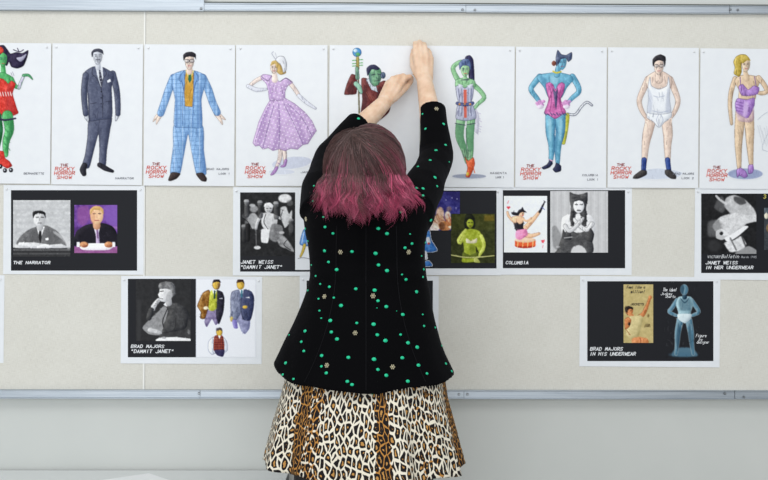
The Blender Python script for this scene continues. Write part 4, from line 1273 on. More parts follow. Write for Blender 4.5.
def fig_blue_plaid(c):
    B, BD, BL = (142, 182, 226), (74, 112, 172), (190, 212, 238)
    SK = (240, 222, 210)
    for p in ([(161, 113), (156.8, 117), (153.6, 121.4)], [(161, 115), (158, 120), (156.8, 124)]): c.limb(p, [4, 3.4, 1.0], SK, ink=(150, 120, 110), iw=.3)
    for p in ([(217, 113), (221.6, 117), (225.4, 119.6)], [(216, 114), (220.6, 120), (222.6, 124.4)]): c.limb(p, [4, 3.4, 1.0], SK, ink=(150, 120, 110), iw=.3)
    ms = []
    ms.append(c.poly([(175, 124), (173.6, 146), (170.6, 173.4), (180, 174.4), (184, 156), (188.4, 134), (191.6, 150), (197, 174.6), (206.6, 173.8), (204, 150), (202.4, 125)], B, var=7, ink=BD))
    ms.append(c.limb([(174, 78), (169, 90), (165, 102), (161, 113.4)], [8.5, 8.4, 8, 7.6], B, var=7, ink=BD))
    ms.append(c.limb([(203, 78), (208.6, 90), (212.6, 102), (217.4, 112.6)], [8.5, 8.4, 8, 7.6], B, var=7, ink=BD))
    ms.append(c.poly([(184, 70.6), (173, 75), (172.6, 86), (175.4, 100), (174.4, 126), (188, 127.6), (202.2, 127), (201.6, 100), (205, 86), (205.2, 75.6), (195, 71)], B, var=7, ink=BD))
    m = np.clip(sum(x.astype(float) for x in ms), 0, 1)
    X, Y = c.X, c.Y
    wob = 0.25 * np.sin(Y * 0.6) 
    c.where(m, (((X + wob + 0.16 * Y * np.sign(X - 189) * (Y > 128)) % 4.2) < 0.55), BD, 0.55)
    c.where(m, (((Y + 0.2 * np.sin(X * .5)) % 4.4) < 0.55), BD, 0.5)
    c.where(m, (((X + 2.0) % 8.4) < 0.45), (232, 240, 250), 0.6)
    for sh in ([(172, 84), (176, 100), (175, 126), (178, 126), (178, 100)], [(200, 84), (203, 96), (201, 126), (198, 126), (199, 100)], [(187, 130), (190, 140), (184, 164), (180, 172), (184, 150)], [(203, 130), (206, 172), (202, 173), (201, 150)]):
        c.shade(m, sh, BD, 0.4)
    c.poly([(186.2, 72), (185, 80), (184.6, 92), (185.4, 106.4), (192.6, 107), (193.6, 92), (194.2, 80), (193.6, 72)], (206, 158, 66), var=9, sharp=True, ink=(130, 92, 40))
    c.poly([(185.6, 70.4), (189.8, 82), (194.4, 70.8)], (236, 214, 110), sharp=True)
    c.poly([(189, 72), (191.4, 72), (191.8, 80), (190, 83.4), (188.4, 80)], (46, 104, 78), sharp=True)
    c.poly([(184.4, 71), (180, 76), (179.4, 80.6), (182, 82), (184.6, 92), (185.2, 84)], (122, 164, 216), .9, sharp=True, ink=BD); c.poly([(194.6, 71), (198.6, 76), (199, 80.6), (196.6, 82), (194, 92), (193.8, 84)], (122, 164, 216), .9, sharp=True, ink=BD)
    c.stroke([(183.6, 71.6), (180.4, 78), (183.4, 86), (182.6, 107), (183, 126)], 0.5, BD); c.stroke([(195.4, 72), (198, 78), (195, 86), (194, 107), (192, 127)], 0.5, BD)
    c.poly([(171.6, 173), (176.4, 172.6), (180.6, 174), (177, 178.6), (171, 181), (168.6, 180)], (58, 46, 46), ink=(34, 28, 30))
    c.poly([(196.4, 174), (203, 173), (207, 178.6), (206, 181.6), (201.4, 180.6)], (58, 46, 46), ink=(34, 28, 30))
    c.limb([(189.6, 66), (189.8, 72)], [6, 7], (232, 208, 194))
    face(c, 189.8, 62, 5.2, 8, (236, 216, 204))
    c.poly([(184, 61), (183.4, 55.4), (186.6, 52.6), (192, 52), (196, 54.4), (196.2, 60), (195, 57.6), (190, 56.8), (186, 57.6)], (40, 38, 46), var=5)
    for x in (187.4, 192.2): c.ell(x, 61.2, 2.2, 1.7, (206, 206, 212), .5, ink=(36, 34, 42), iw=.5)
    c.stroke([(189.4, 60.8), (190.2, 60.8)], 0.5, (36, 34, 42))

def fig_lilac_dress(c):
    L, LD, LL = (206, 178, 220), (146, 112, 172), (226, 206, 236)
    SK = (240, 224, 216)
    c.ell(292, 163, 20, 6, (200, 206, 226), 0.8, rot=-6, var=4, soft=.4)
    c.ell(282, 172, 13, 2.6, (206, 212, 230), 0.7, soft=.3)
    c.limb([(281, 148), (279.6, 160), (275.4, 170)], [5, 4.2, 2.6], SK, ink=(150, 130, 140))
    c.limb([(284, 148), (285, 156), (285, 164)], [5, 4.2, 2.6], SK, ink=(150, 130, 140))
    c.limb([(277, 168), (274, 172.6), (271.4, 174.8)], [3.2, 3.6, 1.6], (178, 138, 196), ink=LD)
    c.limb([(286, 160.6), (284.6, 165.4), (281.4, 166.6)], [3, 3.4, 1.6], (178, 138, 196), ink=LD)
    c.stroke([(277.6, 163), (281, 164.6)], .6, LD)
    c.limb([(264, 77), (256, 81), (249.4, 86.6)], [4.6, 4.2, 3.4], SK, ink=(150, 130, 140), iw=.35)
    c.limb([(248.4, 86.4), (257, 90), (266.6, 89.4)], [4.2, 4.4, 2.4], (228, 230, 240), ink=(140, 144, 170), iw=.35)
    c.limb([(290, 83), (296, 91), (299.6, 97)], [4.6, 4.2, 3.6], SK, ink=(150, 130, 140), iw=.35)
    c.limb([(299, 96), (307, 103), (315.6, 108.6)], [4.2, 3.8, 2.4], (228, 230, 240), ink=(140, 144, 170), iw=.35)
    m1 = c.poly([(271, 99), (265.6, 108), (259, 122), (253, 143), (255.6, 146.4), (259.6, 145.6), (263, 149.4), (268.4, 148), (273, 150.8), (279.6, 149.2), (285, 151), (291, 148.6), (297.6, 149.6), (303, 145), (308, 144), (312, 137.6), (316.6, 131), (312, 121), (305, 112.4), (295, 104), (284.6, 98)], L, var=8, sharp=True, ink=LD)
    for q in ([(270, 104), (262, 122), (255, 143)], [(274, 106), (268, 128), (263, 148)], [(279, 104), (280, 128), (279, 148)], [(284, 104), (294, 124), (303, 144)], [(288, 104), (302, 118), (312, 136)]): c.stroke(q, .6, (104, 84, 138), .75)
    m2 = c.poly([(263.6, 74.6), (261, 78), (266.4, 84), (268.6, 92), (270.4, 101), (284.4, 100), (285.2, 92), (288, 86), (292.8, 82.6), (286, 78), (280, 82), (272, 76)], L, var=8, ink=LD)
    m = np.clip(m1.astype(float) + m2.astype(float), 0, 1)
    for s_ in ([(272, 101), (262, 118), (257, 146), (261, 147), (267, 120)], [(278, 102), (277, 130), (272, 149), (276, 150), (281, 128)], [(283, 101), (296, 122), (302, 144), (307, 141), (298, 118)], [(268, 84), (271, 100), (274, 99), (271, 86)]):
        c.shade(m, s_, LD, 0.42)
    gx, gy = (c.X + 0.5 * c.Y) / 4.0, (c.Y - 0.3 * c.X) / 4.0
    c.where(m, (((gx % 1) - .5) ** 2 + ((gy % 1) - .5) ** 2) < 0.026, (246, 240, 250), 0.9)
    c.stroke([(262, 77), (268, 81), (272, 76)], .5, (90, 80, 110)); c.stroke([(280, 82), (286, 78.6), (292, 82.6)], .6, (90, 80, 110))
    c.limb([(274.6, 72), (275, 80)], [4.6, 7], SK)
    c.poly([(278, 63), (284, 66), (286, 73), (281, 75), (277, 72)], (196, 164, 96), var=10, ink=(130, 104, 60), iw=.3)
    face(c, 274.2, 68, 4.2, 6, (240, 220, 208))
    c.poly([(270.6, 66), (272, 61.6), (276.6, 60.6), (279, 64), (277, 69), (275, 64)], (206, 176, 108), var=8)
    c.poly([(275.6, 60), (279, 56.6), (284, 57), (286.6, 63), (286.4, 70), (283.6, 73), (281.4, 66)], (226, 228, 234), ink=(120, 124, 140))
    c.stroke([(276, 60), (272, 54), (273.6, 52)], 0.7, (170, 174, 190)); c.stroke([(277, 59), (275.4, 53)], 0.6, (190, 192, 204))

def fig_staff(c):
    M, MD = (112, 52, 52), (66, 32, 38)
    c.limb([(357.6, 56), (358.6, 88), (359.4, 118)], [1.6, 1.6, 1.8], (120, 112, 84))
    c.ell(357, 52.6, 4.4, 4.4, (86, 150, 206), var=8, ink=(40, 70, 120)); c.ell(355.6, 51, 2.0, 1.7, (216, 236, 246))
    c.poly([(355, 54.6), (358, 52.6), (360.4, 54.6), (358.6, 56.6)], (96, 168, 110))
    for y in (60.4, 63.6, 66): c.stroke([(352.4, y + .4), (362.6, y - .6)], 0.9, (96, 170, 104))
    c.limb([(357.6, 58), (357.6, 69)], [3, 3.6], (176, 162, 92), ink=(90, 84, 50), iw=.3)
    m1 = c.poly([(351.4, 74.6), (347, 84), (344.4, 94.4), (350, 94.8), (356.4, 93.6), (357, 82), (356, 76)], M, var=12, ink=MD)
    m2 = c.poly([(361.4, 79.4), (367, 79), (372, 88), (378, 84), (385, 81), (392, 92), (389, 112), (376, 122), (361, 118), (362.4, 100)], M, var=12, ink=MD)
    for s_ in ([(364, 84), (368, 96), (364, 116), (361, 112)], [(378, 88), (384, 90), (378, 108), (372, 114), (376, 98)], [(346, 90), (352, 84), (355, 92), (350, 95)]):
        c.shade(np.clip(m1.astype(float) + m2, 0, 1), s_, MD, 0.6)
    for k in range(5): c.stroke([(366 + k * 3.4, 92 + k * 2.2), (371 + k * 3, 101 + k * 1.6)], .6, (170, 92, 70), .7)
    c.limb([(357.4, 78), (357, 68.6)], [4.4, 3.6], (126, 168, 140), ink=(50, 70, 90))
    c.limb([(356, 84), (359.4, 88), (361, 92.6)], [5.4, 5.2, 3.6], (150, 196, 172), var=9, ink=(50, 70, 90))
    c.poly([(366, 80), (371.4, 90), (378, 92.6), (376, 86), (370, 78)], (206, 216, 226), sharp=True, ink=(70, 74, 96), iw=.4)
    m = c.poly([(368.4, 70), (370, 82), (374.4, 86.6), (379, 84), (381.8, 76), (380, 69), (374, 66.6)], (122, 172, 136), var=12, ink=(40, 56, 70))
    c.shade(m, [(368, 70), (371, 74), (372, 84), (369, 80)], (52, 88, 96), .6)
    c.poly([(367.4, 76), (366.4, 69), (370, 65.4), (375, 65), (379.6, 68.4), (378, 70.4), (372, 69.6), (369.6, 73)], (48, 50, 78), var=6)
    c.stroke([(371.6, 75.4), (375, 74.4)], .8, (36, 40, 60)); c.stroke([(377.6, 74.2), (380.6, 74.6)], .8, (36, 40, 60)); c.stroke([(374.6, 81.4), (379, 80.6)], .7, (60, 60, 70))
    c.ell(383, 75.6, 2.4, 3.2, (86, 104, 130), var=10, ink=(40, 50, 76)); c.stroke([(376, 77), (377, 79.4)], .5, (40, 70, 70))

def fig_green_corset(c):
    G, GD = (148, 200, 152), (78, 138, 96)
    K = (48, 46, 84)
    c.ell(469, 176.4, 17, 2.4, (140, 148, 172), .8, soft=.25)
    for k in range(9): c.stroke([(476 + RNG.uniform(-1, 2), 112 + k * 2.6), (480 + RNG.uniform(-2, 2), 114 + k * 2.6)], .8, (196, 192, 216), .8)
    c.poly([(473, 104), (479, 116), (478, 134), (473, 130), (471, 116)], (216, 214, 230), .8, var=8)
    c.poly([(465, 58), (469.6, 55.6), (473, 60), (474, 72), (474, 84), (470, 85.6), (468, 72)], K, var=6, ink=(30, 28, 54))
    c.limb([(460, 84), (454, 73), (453.4, 67), (459, 62.4), (463, 61.4)], [6, 4.8, 4.6, 3.8, 2.6], G, var=9, ink=GD)
    c.limb([(473, 85), (480, 91), (484, 98), (478, 104), (473, 110)], [5.6, 4.6, 4.4, 3.8, 2.8], G, var=9, ink=GD)
    a = c.limb([(461, 118), (459.4, 136), (464, 150), (467, 162)], [10, 9, 6.6, 4.6], G, var=10, ink=GD)
    b_ = c.limb([(471, 118), (470, 136), (470.4, 150), (469.6, 162)], [9, 8, 6.4, 4.6], G, var=10, ink=GD)
    m = np.clip(a.astype(float) + b_, 0, 1)
    c.shade(m, [(455, 124), (466, 126), (475, 124), (476, 146), (470, 152), (458, 146)], (84, 142, 104), .6, .5)
    c.stroke([(455, 123.6), (465, 125.4)], .8, (60, 70, 84)); c.stroke([(467, 125), (475, 123.4)], .8, (60, 70, 84)); c.stroke([(466, 128), (466.4, 148)], .6, (50, 96, 70))
    for k in range(5): c.stroke([(462 + k * 2.0, 150), (464 + k * 1.5, 158)], .6, (60, 60, 80), .8)
    c.poly([(464.6, 157), (468, 161), (473, 157.6), (474.6, 164), (472, 172), (469, 177.4), (465.6, 176.4), (467.4, 168)], (236, 108, 66), var=14, ink=(150, 58, 40))
    c.stroke([(474, 160), (473.4, 168), (474.6, 173)], .8, (226, 98, 62))
    c.ell(467.4, 174, 1.5, 1.8, (240, 206, 90))
    c.poly([(456, 80), (465, 78), (474, 80.6), (475.4, 87), (464, 90), (455.4, 87)], G, var=7, ink=GD)
    m = c.poly([(455.6, 87), (460, 85.4), (464.6, 88.4), (469.6, 85.4), (473.6, 87.4), (472.6, 97), (471.4, 102.6), (475.4, 112), (475.6, 118.6), (466, 121), (456, 119), (456.4, 110), (458, 102.4), (456.6, 96)], (186, 190, 212), var=9, ink=(84, 84, 120))
    for x in (458.4, 461.6, 468, 471.2): c.stroke([(x, 89), (x * .9 + 46.6, 103), (x, 116)], .8, (90, 92, 130), .7)
    c.poly([(463.4, 90), (466.6, 90), (466.6, 118), (463.8, 118)], (214, 92, 72), .9, sharp=True)
    c.limb([(457.2, 103.6), (465, 105), (472.4, 103.4)], [3.4, 3.4, 3.4], (86, 98, 150), ink=(40, 44, 84))
    for x in (459.4, 464.6, 470): c.ell(x, 104.4, 1.1, 1.1, (224, 160, 84))
    c.poly([(458, 84), (459.6, 88.6), (463, 86)], (214, 218, 232)); c.poly([(467, 86), (470.6, 88.6), (473, 84)], (214, 218, 232))
    c.limb([(465, 76), (465, 82)], [4, 5], G); c.stroke([(461.6, 80.2), (468.6, 80)], .9, (60, 64, 84))
    face(c, 465, 70.4, 4.8, 6.6, (166, 212, 164), (40, 50, 90), (222, 76, 76))
    c.poly([(459.6, 70), (459, 63.6), (463, 59.6), (468, 59.4), (471, 64), (470.6, 71), (468.6, 66.4), (463.6, 65.6), (461, 67.4)], (92, 112, 156), var=14, ink=(50, 56, 96), iw=.3)

def fig_blue_cat(c):
    B, BD, BL = (116, 180, 208), (58, 116, 156), (170, 214, 230)
    c.limb([(567, 114), (575, 114.6), (581, 107), (586.6, 102.4), (591.6, 105.4)], [2, 2.2, 2.2, 2.2, 1.8], (240, 242, 246), ink=(46, 56, 90), iw=.7)
    c.poly([(564, 114), (569, 115), (567.6, 130), (564.6, 144), (561, 143), (562, 128)], (208, 206, 86), var=10, ink=(140, 140, 60))
    a = c.limb([(551, 114), (550, 132), (551.6, 146), (550.4, 162)], [13, 10, 7.4, 4], B, var=9, ink=BD)
    b_ = c.limb([(560, 114), (560, 132), (557.6, 146), (557.4, 164)], [12, 10, 7.4, 4], B, var=9, ink=BD)
    m = np.clip(a.astype(float) + b_, 0, 1)
    c.shade(m, [(554, 118), (558, 130), (556, 160), (553, 160), (553, 130)], BD, .6); c.shade(m, [(544, 116), (547, 130), (549, 160), (546, 140)], BD, .45); c.shade(m, [(564, 116), (566, 130), (561, 148), (562, 128)], BD, .5)
    c.shade(m, [(548, 120), (551, 120), (551, 140), (549, 140)], BL, .7); c.shade(m, [(559, 120), (562, 120), (561, 140), (559, 140)], BL, .6)
    c.poly([(550, 160), (552.4, 163.6), (549, 167.6), (543.6, 169.4), (541.6, 167.6), (546.6, 164.6)], (42, 46, 78), ink=(24, 26, 50))
    c.poly([(556, 163), (560.6, 166), (560.4, 171), (555.4, 172.4), (552.6, 169.6), (554.6, 166.6)], (42, 46, 78), ink=(24, 26, 50))
    c.stroke([(549, 159.6), (552, 161)], 1.2, (220, 170, 200))
    c.limb([(539.6, 77), (533.6, 84), (530.8, 90), (536.4, 98), (541.6, 105)], [6.8, 6, 5.4, 4.8, 3.6], B, var=9, ink=BD)
    c.limb([(572, 77), (577, 85), (578.4, 92), (572, 98), (566.6, 104)], [6.8, 6, 5.4, 4.8, 3.6], B, var=9, ink=BD)
    m = c.poly([(552, 73), (540, 74.6), (536.6, 78), (544, 88), (548.6, 98), (561, 98), (566.4, 88), (573, 80), (570, 75.4), (560, 73)], B, var=9, ink=BD)
    c.shade(m, [(540, 76), (546, 80), (547, 94), (543, 88)], BD, .4); c.shade(m, [(550, 76), (558, 76), (557, 84), (551, 84)], BL, .6)
    m = c.poly([(545.6, 85), (549, 82.6), (552.6, 84.6), (555.2, 90), (558, 84.6), (561.6, 82.6), (564.6, 85), (563, 93), (560.4, 99), (562, 105), (565.6, 112.4), (561, 115.4), (555, 119), (549, 115.6), (544, 113), (547, 105), (548.4, 99), (546.6, 92)], (206, 112, 176), var=12, ink=(130, 50, 110))
    c.poly([(552.6, 88), (555.2, 92), (557.4, 88), (557, 100), (555.8, 110), (554, 100)], (76, 82, 118), .85, var=8); c.stroke([(549, 86), (551.4, 98), (549.4, 112)], .5, (130, 50, 110)); c.stroke([(561.6, 86), (559, 98), (561.4, 112)], .5, (130, 50, 110))
    c.shade(m, [(546, 88), (549, 100), (546, 112), (544, 112)], (140, 60, 126), .5)
    for k in range(8): c.stroke([(544 + k * 3, 113 + (k % 2)), (546 + k * 3, 115.4)], 1.0, (60, 66, 110), .8)
    for x0 in (537, 563):
        for k in range(6): c.ell(x0 + 1.2 * k, 103.4 + 2.0 * math.sin(k * 2.1), 2.0, 1.6, (214, 150, 206), .9, var=12)
        c.ell(x0 + 3, 107, 3.4, 2.2, (232, 220, 238), .9, var=8)
    c.limb([(558, 68), (556.6, 75)], [5.4, 6.4], B, ink=BD, iw=.3)
    c.stroke([(552.8, 71.6), (556, 73), (560.6, 72)], 1.6, (214, 200, 70))
    face(c, 562, 63, 4.8, 7, (118, 184, 214), (40, 60, 100), (150, 60, 90))
    c.poly([(556, 66), (555.6, 58), (557.4, 50.4), (561, 54.6), (566, 55.4), (571.4, 52.6), (571.4, 59), (568, 62), (565.6, 58.4), (560.6, 59.4), (558.4, 64)], (84, 96, 126), var=10, ink=(40, 46, 76))
    c.ell(553.6, 63.6, 2.2, 2.6, (130, 74, 60), var=8)

def fig_white_vest(c):
    S, SD = (236, 214, 200), (176, 146, 134)
    W, WD = (240, 243, 248), (168, 176, 198)
    c.poly([(640, 171), (656, 168.6), (672, 170), (682, 173), (676, 177.6), (656, 179.4), (636, 178)], (206, 214, 230), .85, soft=.3)
    a = c.limb([(651, 118), (647, 134), (645, 146), (643.6, 166)], [11.6, 10.4, 7.8, 4.4], S, var=6, ink=SD)
    b_ = c.limb([(665.4, 118), (667.4, 134), (667, 146), (667.4, 166)], [11.6, 10.4, 7.8, 4.4], S, var=6, ink=SD)
    m = np.clip(a.astype(float) + b_, 0, 1)
    c.shade(m, [(654, 124), (652, 140), (648, 150), (649, 138)], SD, .5); c.shade(m, [(661, 124), (664, 140), (664, 160), (662, 140)], SD, .5)
    c.limb([(643.6, 160), (643, 171)], [5.6, 5], (58, 82, 150), var=8, ink=(34, 48, 100)); c.limb([(667, 160), (668.4, 171)], [5.6, 5], (58, 82, 150), var=8, ink=(34, 48, 100))
    c.poly([(641, 170.4), (646, 171), (645.6, 175), (638, 178.6), (632.6, 178.4), (634, 175.4)], (66, 62, 62), ink=(36, 34, 38))
    c.poly([(664.6, 170.6), (669.6, 170), (675.4, 175.6), (675, 179), (670, 178.4), (665, 174.6)], (66, 62, 62), ink=(36, 34, 38))
    c.limb([(647.6, 79.5), (642.8, 90), (638.8, 101), (641.4, 111), (646.6, 119)], [7.0, 6.4, 5.4, 4.6, 3.6], S, var=6, ink=SD)
    c.limb([(669.4, 79.5), (674, 90), (677.4, 101), (674.6, 111), (669.4, 118.6)], [7.0, 6.4, 5.4, 4.6, 3.6], S, var=6, ink=SD)
    c.poly([(654, 72), (646, 77.6), (647, 88), (669.6, 88), (671, 77.6), (663, 72)], S, var=6, ink=SD)
    m = c.poly([(647.4, 112), (658, 114), (670.6, 112), (670.4, 118), (664, 122.4), (660, 127), (657, 127), (653, 122), (646.6, 118)], W, ink=WD)
    c.stroke([(658.6, 114), (656, 120), (658.6, 126)], .5, WD); c.stroke([(660, 114), (662.6, 120), (660, 126)], .5, WD)
    m = c.poly([(649.6, 77), (651, 86), (658.6, 89.6), (666.4, 86), (668, 77), (669.4, 86), (669.2, 100), (670.2, 112.6), (658, 114.6), (647, 112.6), (648, 100), (647.6, 86)], W, ink=WD)
    c.shade(m, [(648, 88), (652, 98), (651, 112), (647, 112)], WD, .5); c.shade(m, [(668, 88), (670, 112), (665, 112), (666, 98)], WD, .45)
    c.stroke([(652, 111), (660, 112.6), (668, 111)], .6, WD); c.stroke([(653, 96), (658, 97.4), (664, 96)], .5, WD)
    for p in ([(646, 118.6), (648.6, 122.6)], [(644.6, 119), (645.4, 123.4)], [(669.8, 118.6), (667, 122.6)], [(671, 118.6), (670.6, 123)]): c.stroke(p, 1.1, S)
    c.limb([(658.4, 72), (658.6, 80)], [7, 8.6], S, ink=SD, iw=.3)
    face(c, 658.4, 67, 5.4, 8.2, (238, 216, 202))
    c.poly([(652.6, 67), (652, 60), (655, 56.4), (660, 54.6), (665, 57), (665.2, 63), (664, 67.4), (663, 62), (658.6, 60.6), (655, 62)], (44, 42, 48), var=6)
    for x in (656, 661): c.ell(x, 66.2, 2.0, 1.5, (220, 214, 212), .5, ink=(44, 42, 50), iw=.45)

def fig_purple_set(c):
    S, SD = (226, 200, 170), (166, 134, 110)
    P, PD = (178, 138, 208), (112, 76, 152)
    c.ell(744.6, 174, 17.5, 5.4, (140, 152, 190), .85, var=6, soft=.35)
    c.limb([(734.6, 79), (730.6, 92), (729.4, 106), (731, 124)], [5.4, 5, 4.4, 3], S, var=6, ink=SD)
    a = c.limb([(740, 112), (738.6, 130), (737.8, 146), (738.6, 169)], [11, 10, 7.6, 4], S, var=6, ink=SD)
    b_ = c.limb([(748, 112), (749, 130), (749.4, 146), (750.6, 166)], [11, 10, 7.6, 4], S, var=6, ink=SD)
    m = np.clip(a.astype(float) + b_, 0, 1)
    c.shade(m, [(743, 120), (744, 140), (741, 164), (743, 150)], SD, .6); c.shade(m, [(753, 118), (753, 140), (751, 160), (755, 130)], SD, .4)
    c.poly([(736, 170), (740, 168), (744.6, 171), (747, 176), (744, 178), (739, 175.6), (736.4, 177)], P, var=8, ink=PD)
    c.poly([(748, 165.4), (752, 164.6), (753, 169), (751.6, 173), (748, 174), (747.4, 170)], P, var=8, ink=PD)
    c.poly([(737, 77), (745, 75), (756, 76.6), (760, 80), (756, 90), (754, 100), (738.6, 100), (738.4, 90), (734, 82)], S, var=6, ink=SD)
    c.limb([(758, 78), (763, 84), (766.4, 91.4), (760, 93.4), (754, 91)], [5.4, 5, 4.8, 4.2, 3], S, var=6, ink=SD)
    m = c.poly([(737, 98.6), (746, 100), (753.6, 98), (753.6, 106), (748, 117.4), (744, 118), (736, 112.6), (734.6, 104)], P, var=10, ink=PD)
    for k in range(4): c.stroke([(735.6, 101.6 + 3 * k), (742.6, 103.4 + 3 * k)], .7, PD, .8)
    c.shade(m, [(744, 102), (748, 104), (746, 116), (742, 116)], (220, 196, 236), .7)
    c.poly([(735.4, 111), (744, 117), (749, 117.6), (753, 106), (753.6, 118), (750, 122.6), (738, 121)], (206, 176, 204), .55)
    c.poly([(738, 87), (742, 84.4), (747.6, 90), (753, 86), (758.6, 88), (757, 94), (750, 96), (741, 95.4)], P, var=10, ink=PD)
    c.stroke([(740, 85.6), (739.6, 77.6)], .7, PD); c.stroke([(755.6, 87), (754, 77)], .7, PD)
    c.limb([(744.6, 72), (746.4, 79)], [5, 6], S)
    c.poly([(740, 54.8), (735.6, 57), (733, 62), (734.4, 68), (733.4, 74), (738.6, 76.8), (741, 72), (741, 64), (746, 60.4), (748.6, 58.6), (745, 55)], (196, 170, 76), var=14, ink=(126, 104, 44))
    face(c, 745.4, 65.4, 4.6, 6.8, (232, 208, 182), rot=-14)
    c.poly([(739.6, 60), (742, 56), (747, 56.6), (750, 61), (746.6, 60.6), (742, 63.6)], (200, 176, 84), var=12)
    for k in range(7): c.stroke([(757 + k * 2.2, 128 + RNG.uniform(-3, 3)), (762 + k * 2.0, 146 + RNG.uniform(-4, 2))], .4, (170, 176, 190), .7)
    c.stroke([(757, 120), (764, 114), (772, 112), (776, 126), (784, 148), (762, 150), (768, 132)], .5, (160, 168, 184), .8)

def title(dx, dy):
    R_ = RED
    return [('THE', 61 + dx, 68.4 + dx, 164 + dy, 166.3 + dy, .55, (150, 62, 60), .1), ('ROCKY', 55.6 + dx, 74.6 + dx, 167.3 + dy, 170.6 + dy, .62, R_, .15),
            ('HORROR', 54.8 + dx, 75.2 + dx, 171.5 + dy, 174.8 + dy, .62, R_, .15), ('SHOW', 57.4 + dx, 72.2 + dx, 175.9 + dy, 178.9 + dy, .58, R_, .15)]
CAPC = (112, 114, 124)
def cap(t, x0, x1, y): return (t, x0, x1, y - 0.9, y + 0.9, .34, CAPC, .1)
DR = 'costume drawings pinned in the top row'
SKETCHES = [
    ('white drawing of a green-skinned figure in red on roller skates', (-40, 42.6), (51.2, 43.6), (51.0, 184.0), (-40, 183.2), fig_green_red, (-3, 44, 36, 175), [cap('BERNADETTE', 24.4, 44.6, 173.6)]),
    ('white drawing of a man in a dark grey suit', (52.4, 43.6), (142.8, 44.4), (142.8, 185.4), (52.2, 184.4), fig_grey_suit, (78, 46, 124, 177), title(0, 0) + [cap('NARRATOR', 116, 134, 178.4)]),
    ('white drawing of a man in a light blue plaid suit, arms spread', (144.4, 44.4), (234.8, 45.2), (234.8, 186.2), (144.2, 185.6), fig_blue_plaid, (150, 50, 229, 184), title(91.6, -1.2) + [cap('BRAD MAJORS', 206.4, 229, 169.2), cap('LOOK 1', 219, 230, 173.8)]),
    ('white drawing of a woman in a lilac polka dot dress', (236.2, 45.0), (327.6, 45.4), (327.4, 186.0), (236.2, 186.0), fig_lilac_dress, (245, 50, 320, 178), title(190.4, -0.8) + [cap('JANET', 301, 312.4, 172.2)]),
    ('white drawing of a stooping figure with a staff, held up by the person', (329.2, 45.2), (419.6, 46.0), (419.6, 187.2), (329.2, 186.4), fig_staff, (342, 46, 396, 126), title(283, -0.4)),
    ('white drawing of a green-skinned woman in corset and orange shoes', (421.8, 45.8), (514.2, 46.8), (514.0, 187.6), (421.8, 187.0), fig_green_corset, (448, 53, 490, 181), [cap('MAGENTA', 490, 506.4, 173.2), cap('LOOK 1', 495.6, 503.8, 177.4)]),
    ('white drawing of a blue cat-eared figure in a pink corset', (515.6, 46.8), (606.2, 47.6), (606.2, 188.0), (515.4, 187.6), fig_blue_cat, (526, 48, 594, 176), title(465.4, .6) + [cap('COLUMBIA', 582, 597.4, 175.2), cap('LOOK 1', 587, 598, 179.6)]),
    ('white drawing of a dark-haired man in white vest, briefs and blue socks', (607.6, 47.4), (698.2, 48.2), (698.0, 188.0), (607.4, 187.8), fig_white_vest, (630, 52, 685, 183), title(555.6, -.4) + [cap('BRAD MAJORS', 672.4, 693.4, 173.8), cap('LOOK 2', 681.2, 693, 178.2)]),
    ('white drawing of a blonde woman in purple bra and girdle', (699.6, 48.4), (790.6, 49.4), (790.6, 189.4), (699.4, 188.6), fig_purple_set, (724, 52, 788, 183), title(651.4, 2.2)),
]
PIN_AT = []
SHORT = ['the red roller skater drawing', 'the dark grey suit drawing', 'the blue plaid suit drawing', 'the lilac dress drawing', 'the staff bearer drawing', 'the green corset drawing', 'the blue cat drawing', 'the white vest drawing', 'the purple bra drawing']
for i, (label, TL, TR, BR, BL, fn, box, text) in enumerate(SKETCHES):
    sh = Sheet('costume_drawing', label, 'drawing', DR, TL, TR, BR, BL, 0.0040 + 0.0005 * (i % 2), 0.0022, 100 + i, M_PAPER)
    cv = Canvas(*box); cv.form = 0.9
    fn(cv)
    cv.detail(200, 20, 1.0, 4.5, (0.3, 0.7), 0.5, 0.75)
    cv.c = blur2(cv.c, 0.8)
    sh.print_canvas(cv, 'figure_drawing')
    ti = [t for t in text if t[5] > .5]
    ca_ = [t for t in text if t[5] <= .5]
    if ti: sh.lettering('title_lettering', ti)
    if ca_: sh.lettering('caption_lettering', ca_)
    for cx, cy, sx in ((TL[0], TL[1], 1), (TR[0], TR[1], -1)):
        PIN_AT.append((cx + sx * 4.2, cy + 3.6, 0.0050, sx, SHORT[i]))
# ------------------------------------------------------------------ reference sheets below the drawings
BLK = (33, 34, 39)
WHT = (240, 242, 246)
def cap2(t, x0, x1, yt, yb, w=.70): return (t, x0, x1, yt + .25, yb - .1, w, WHT, .22)
def grey(v): return (v, v, v + 2)

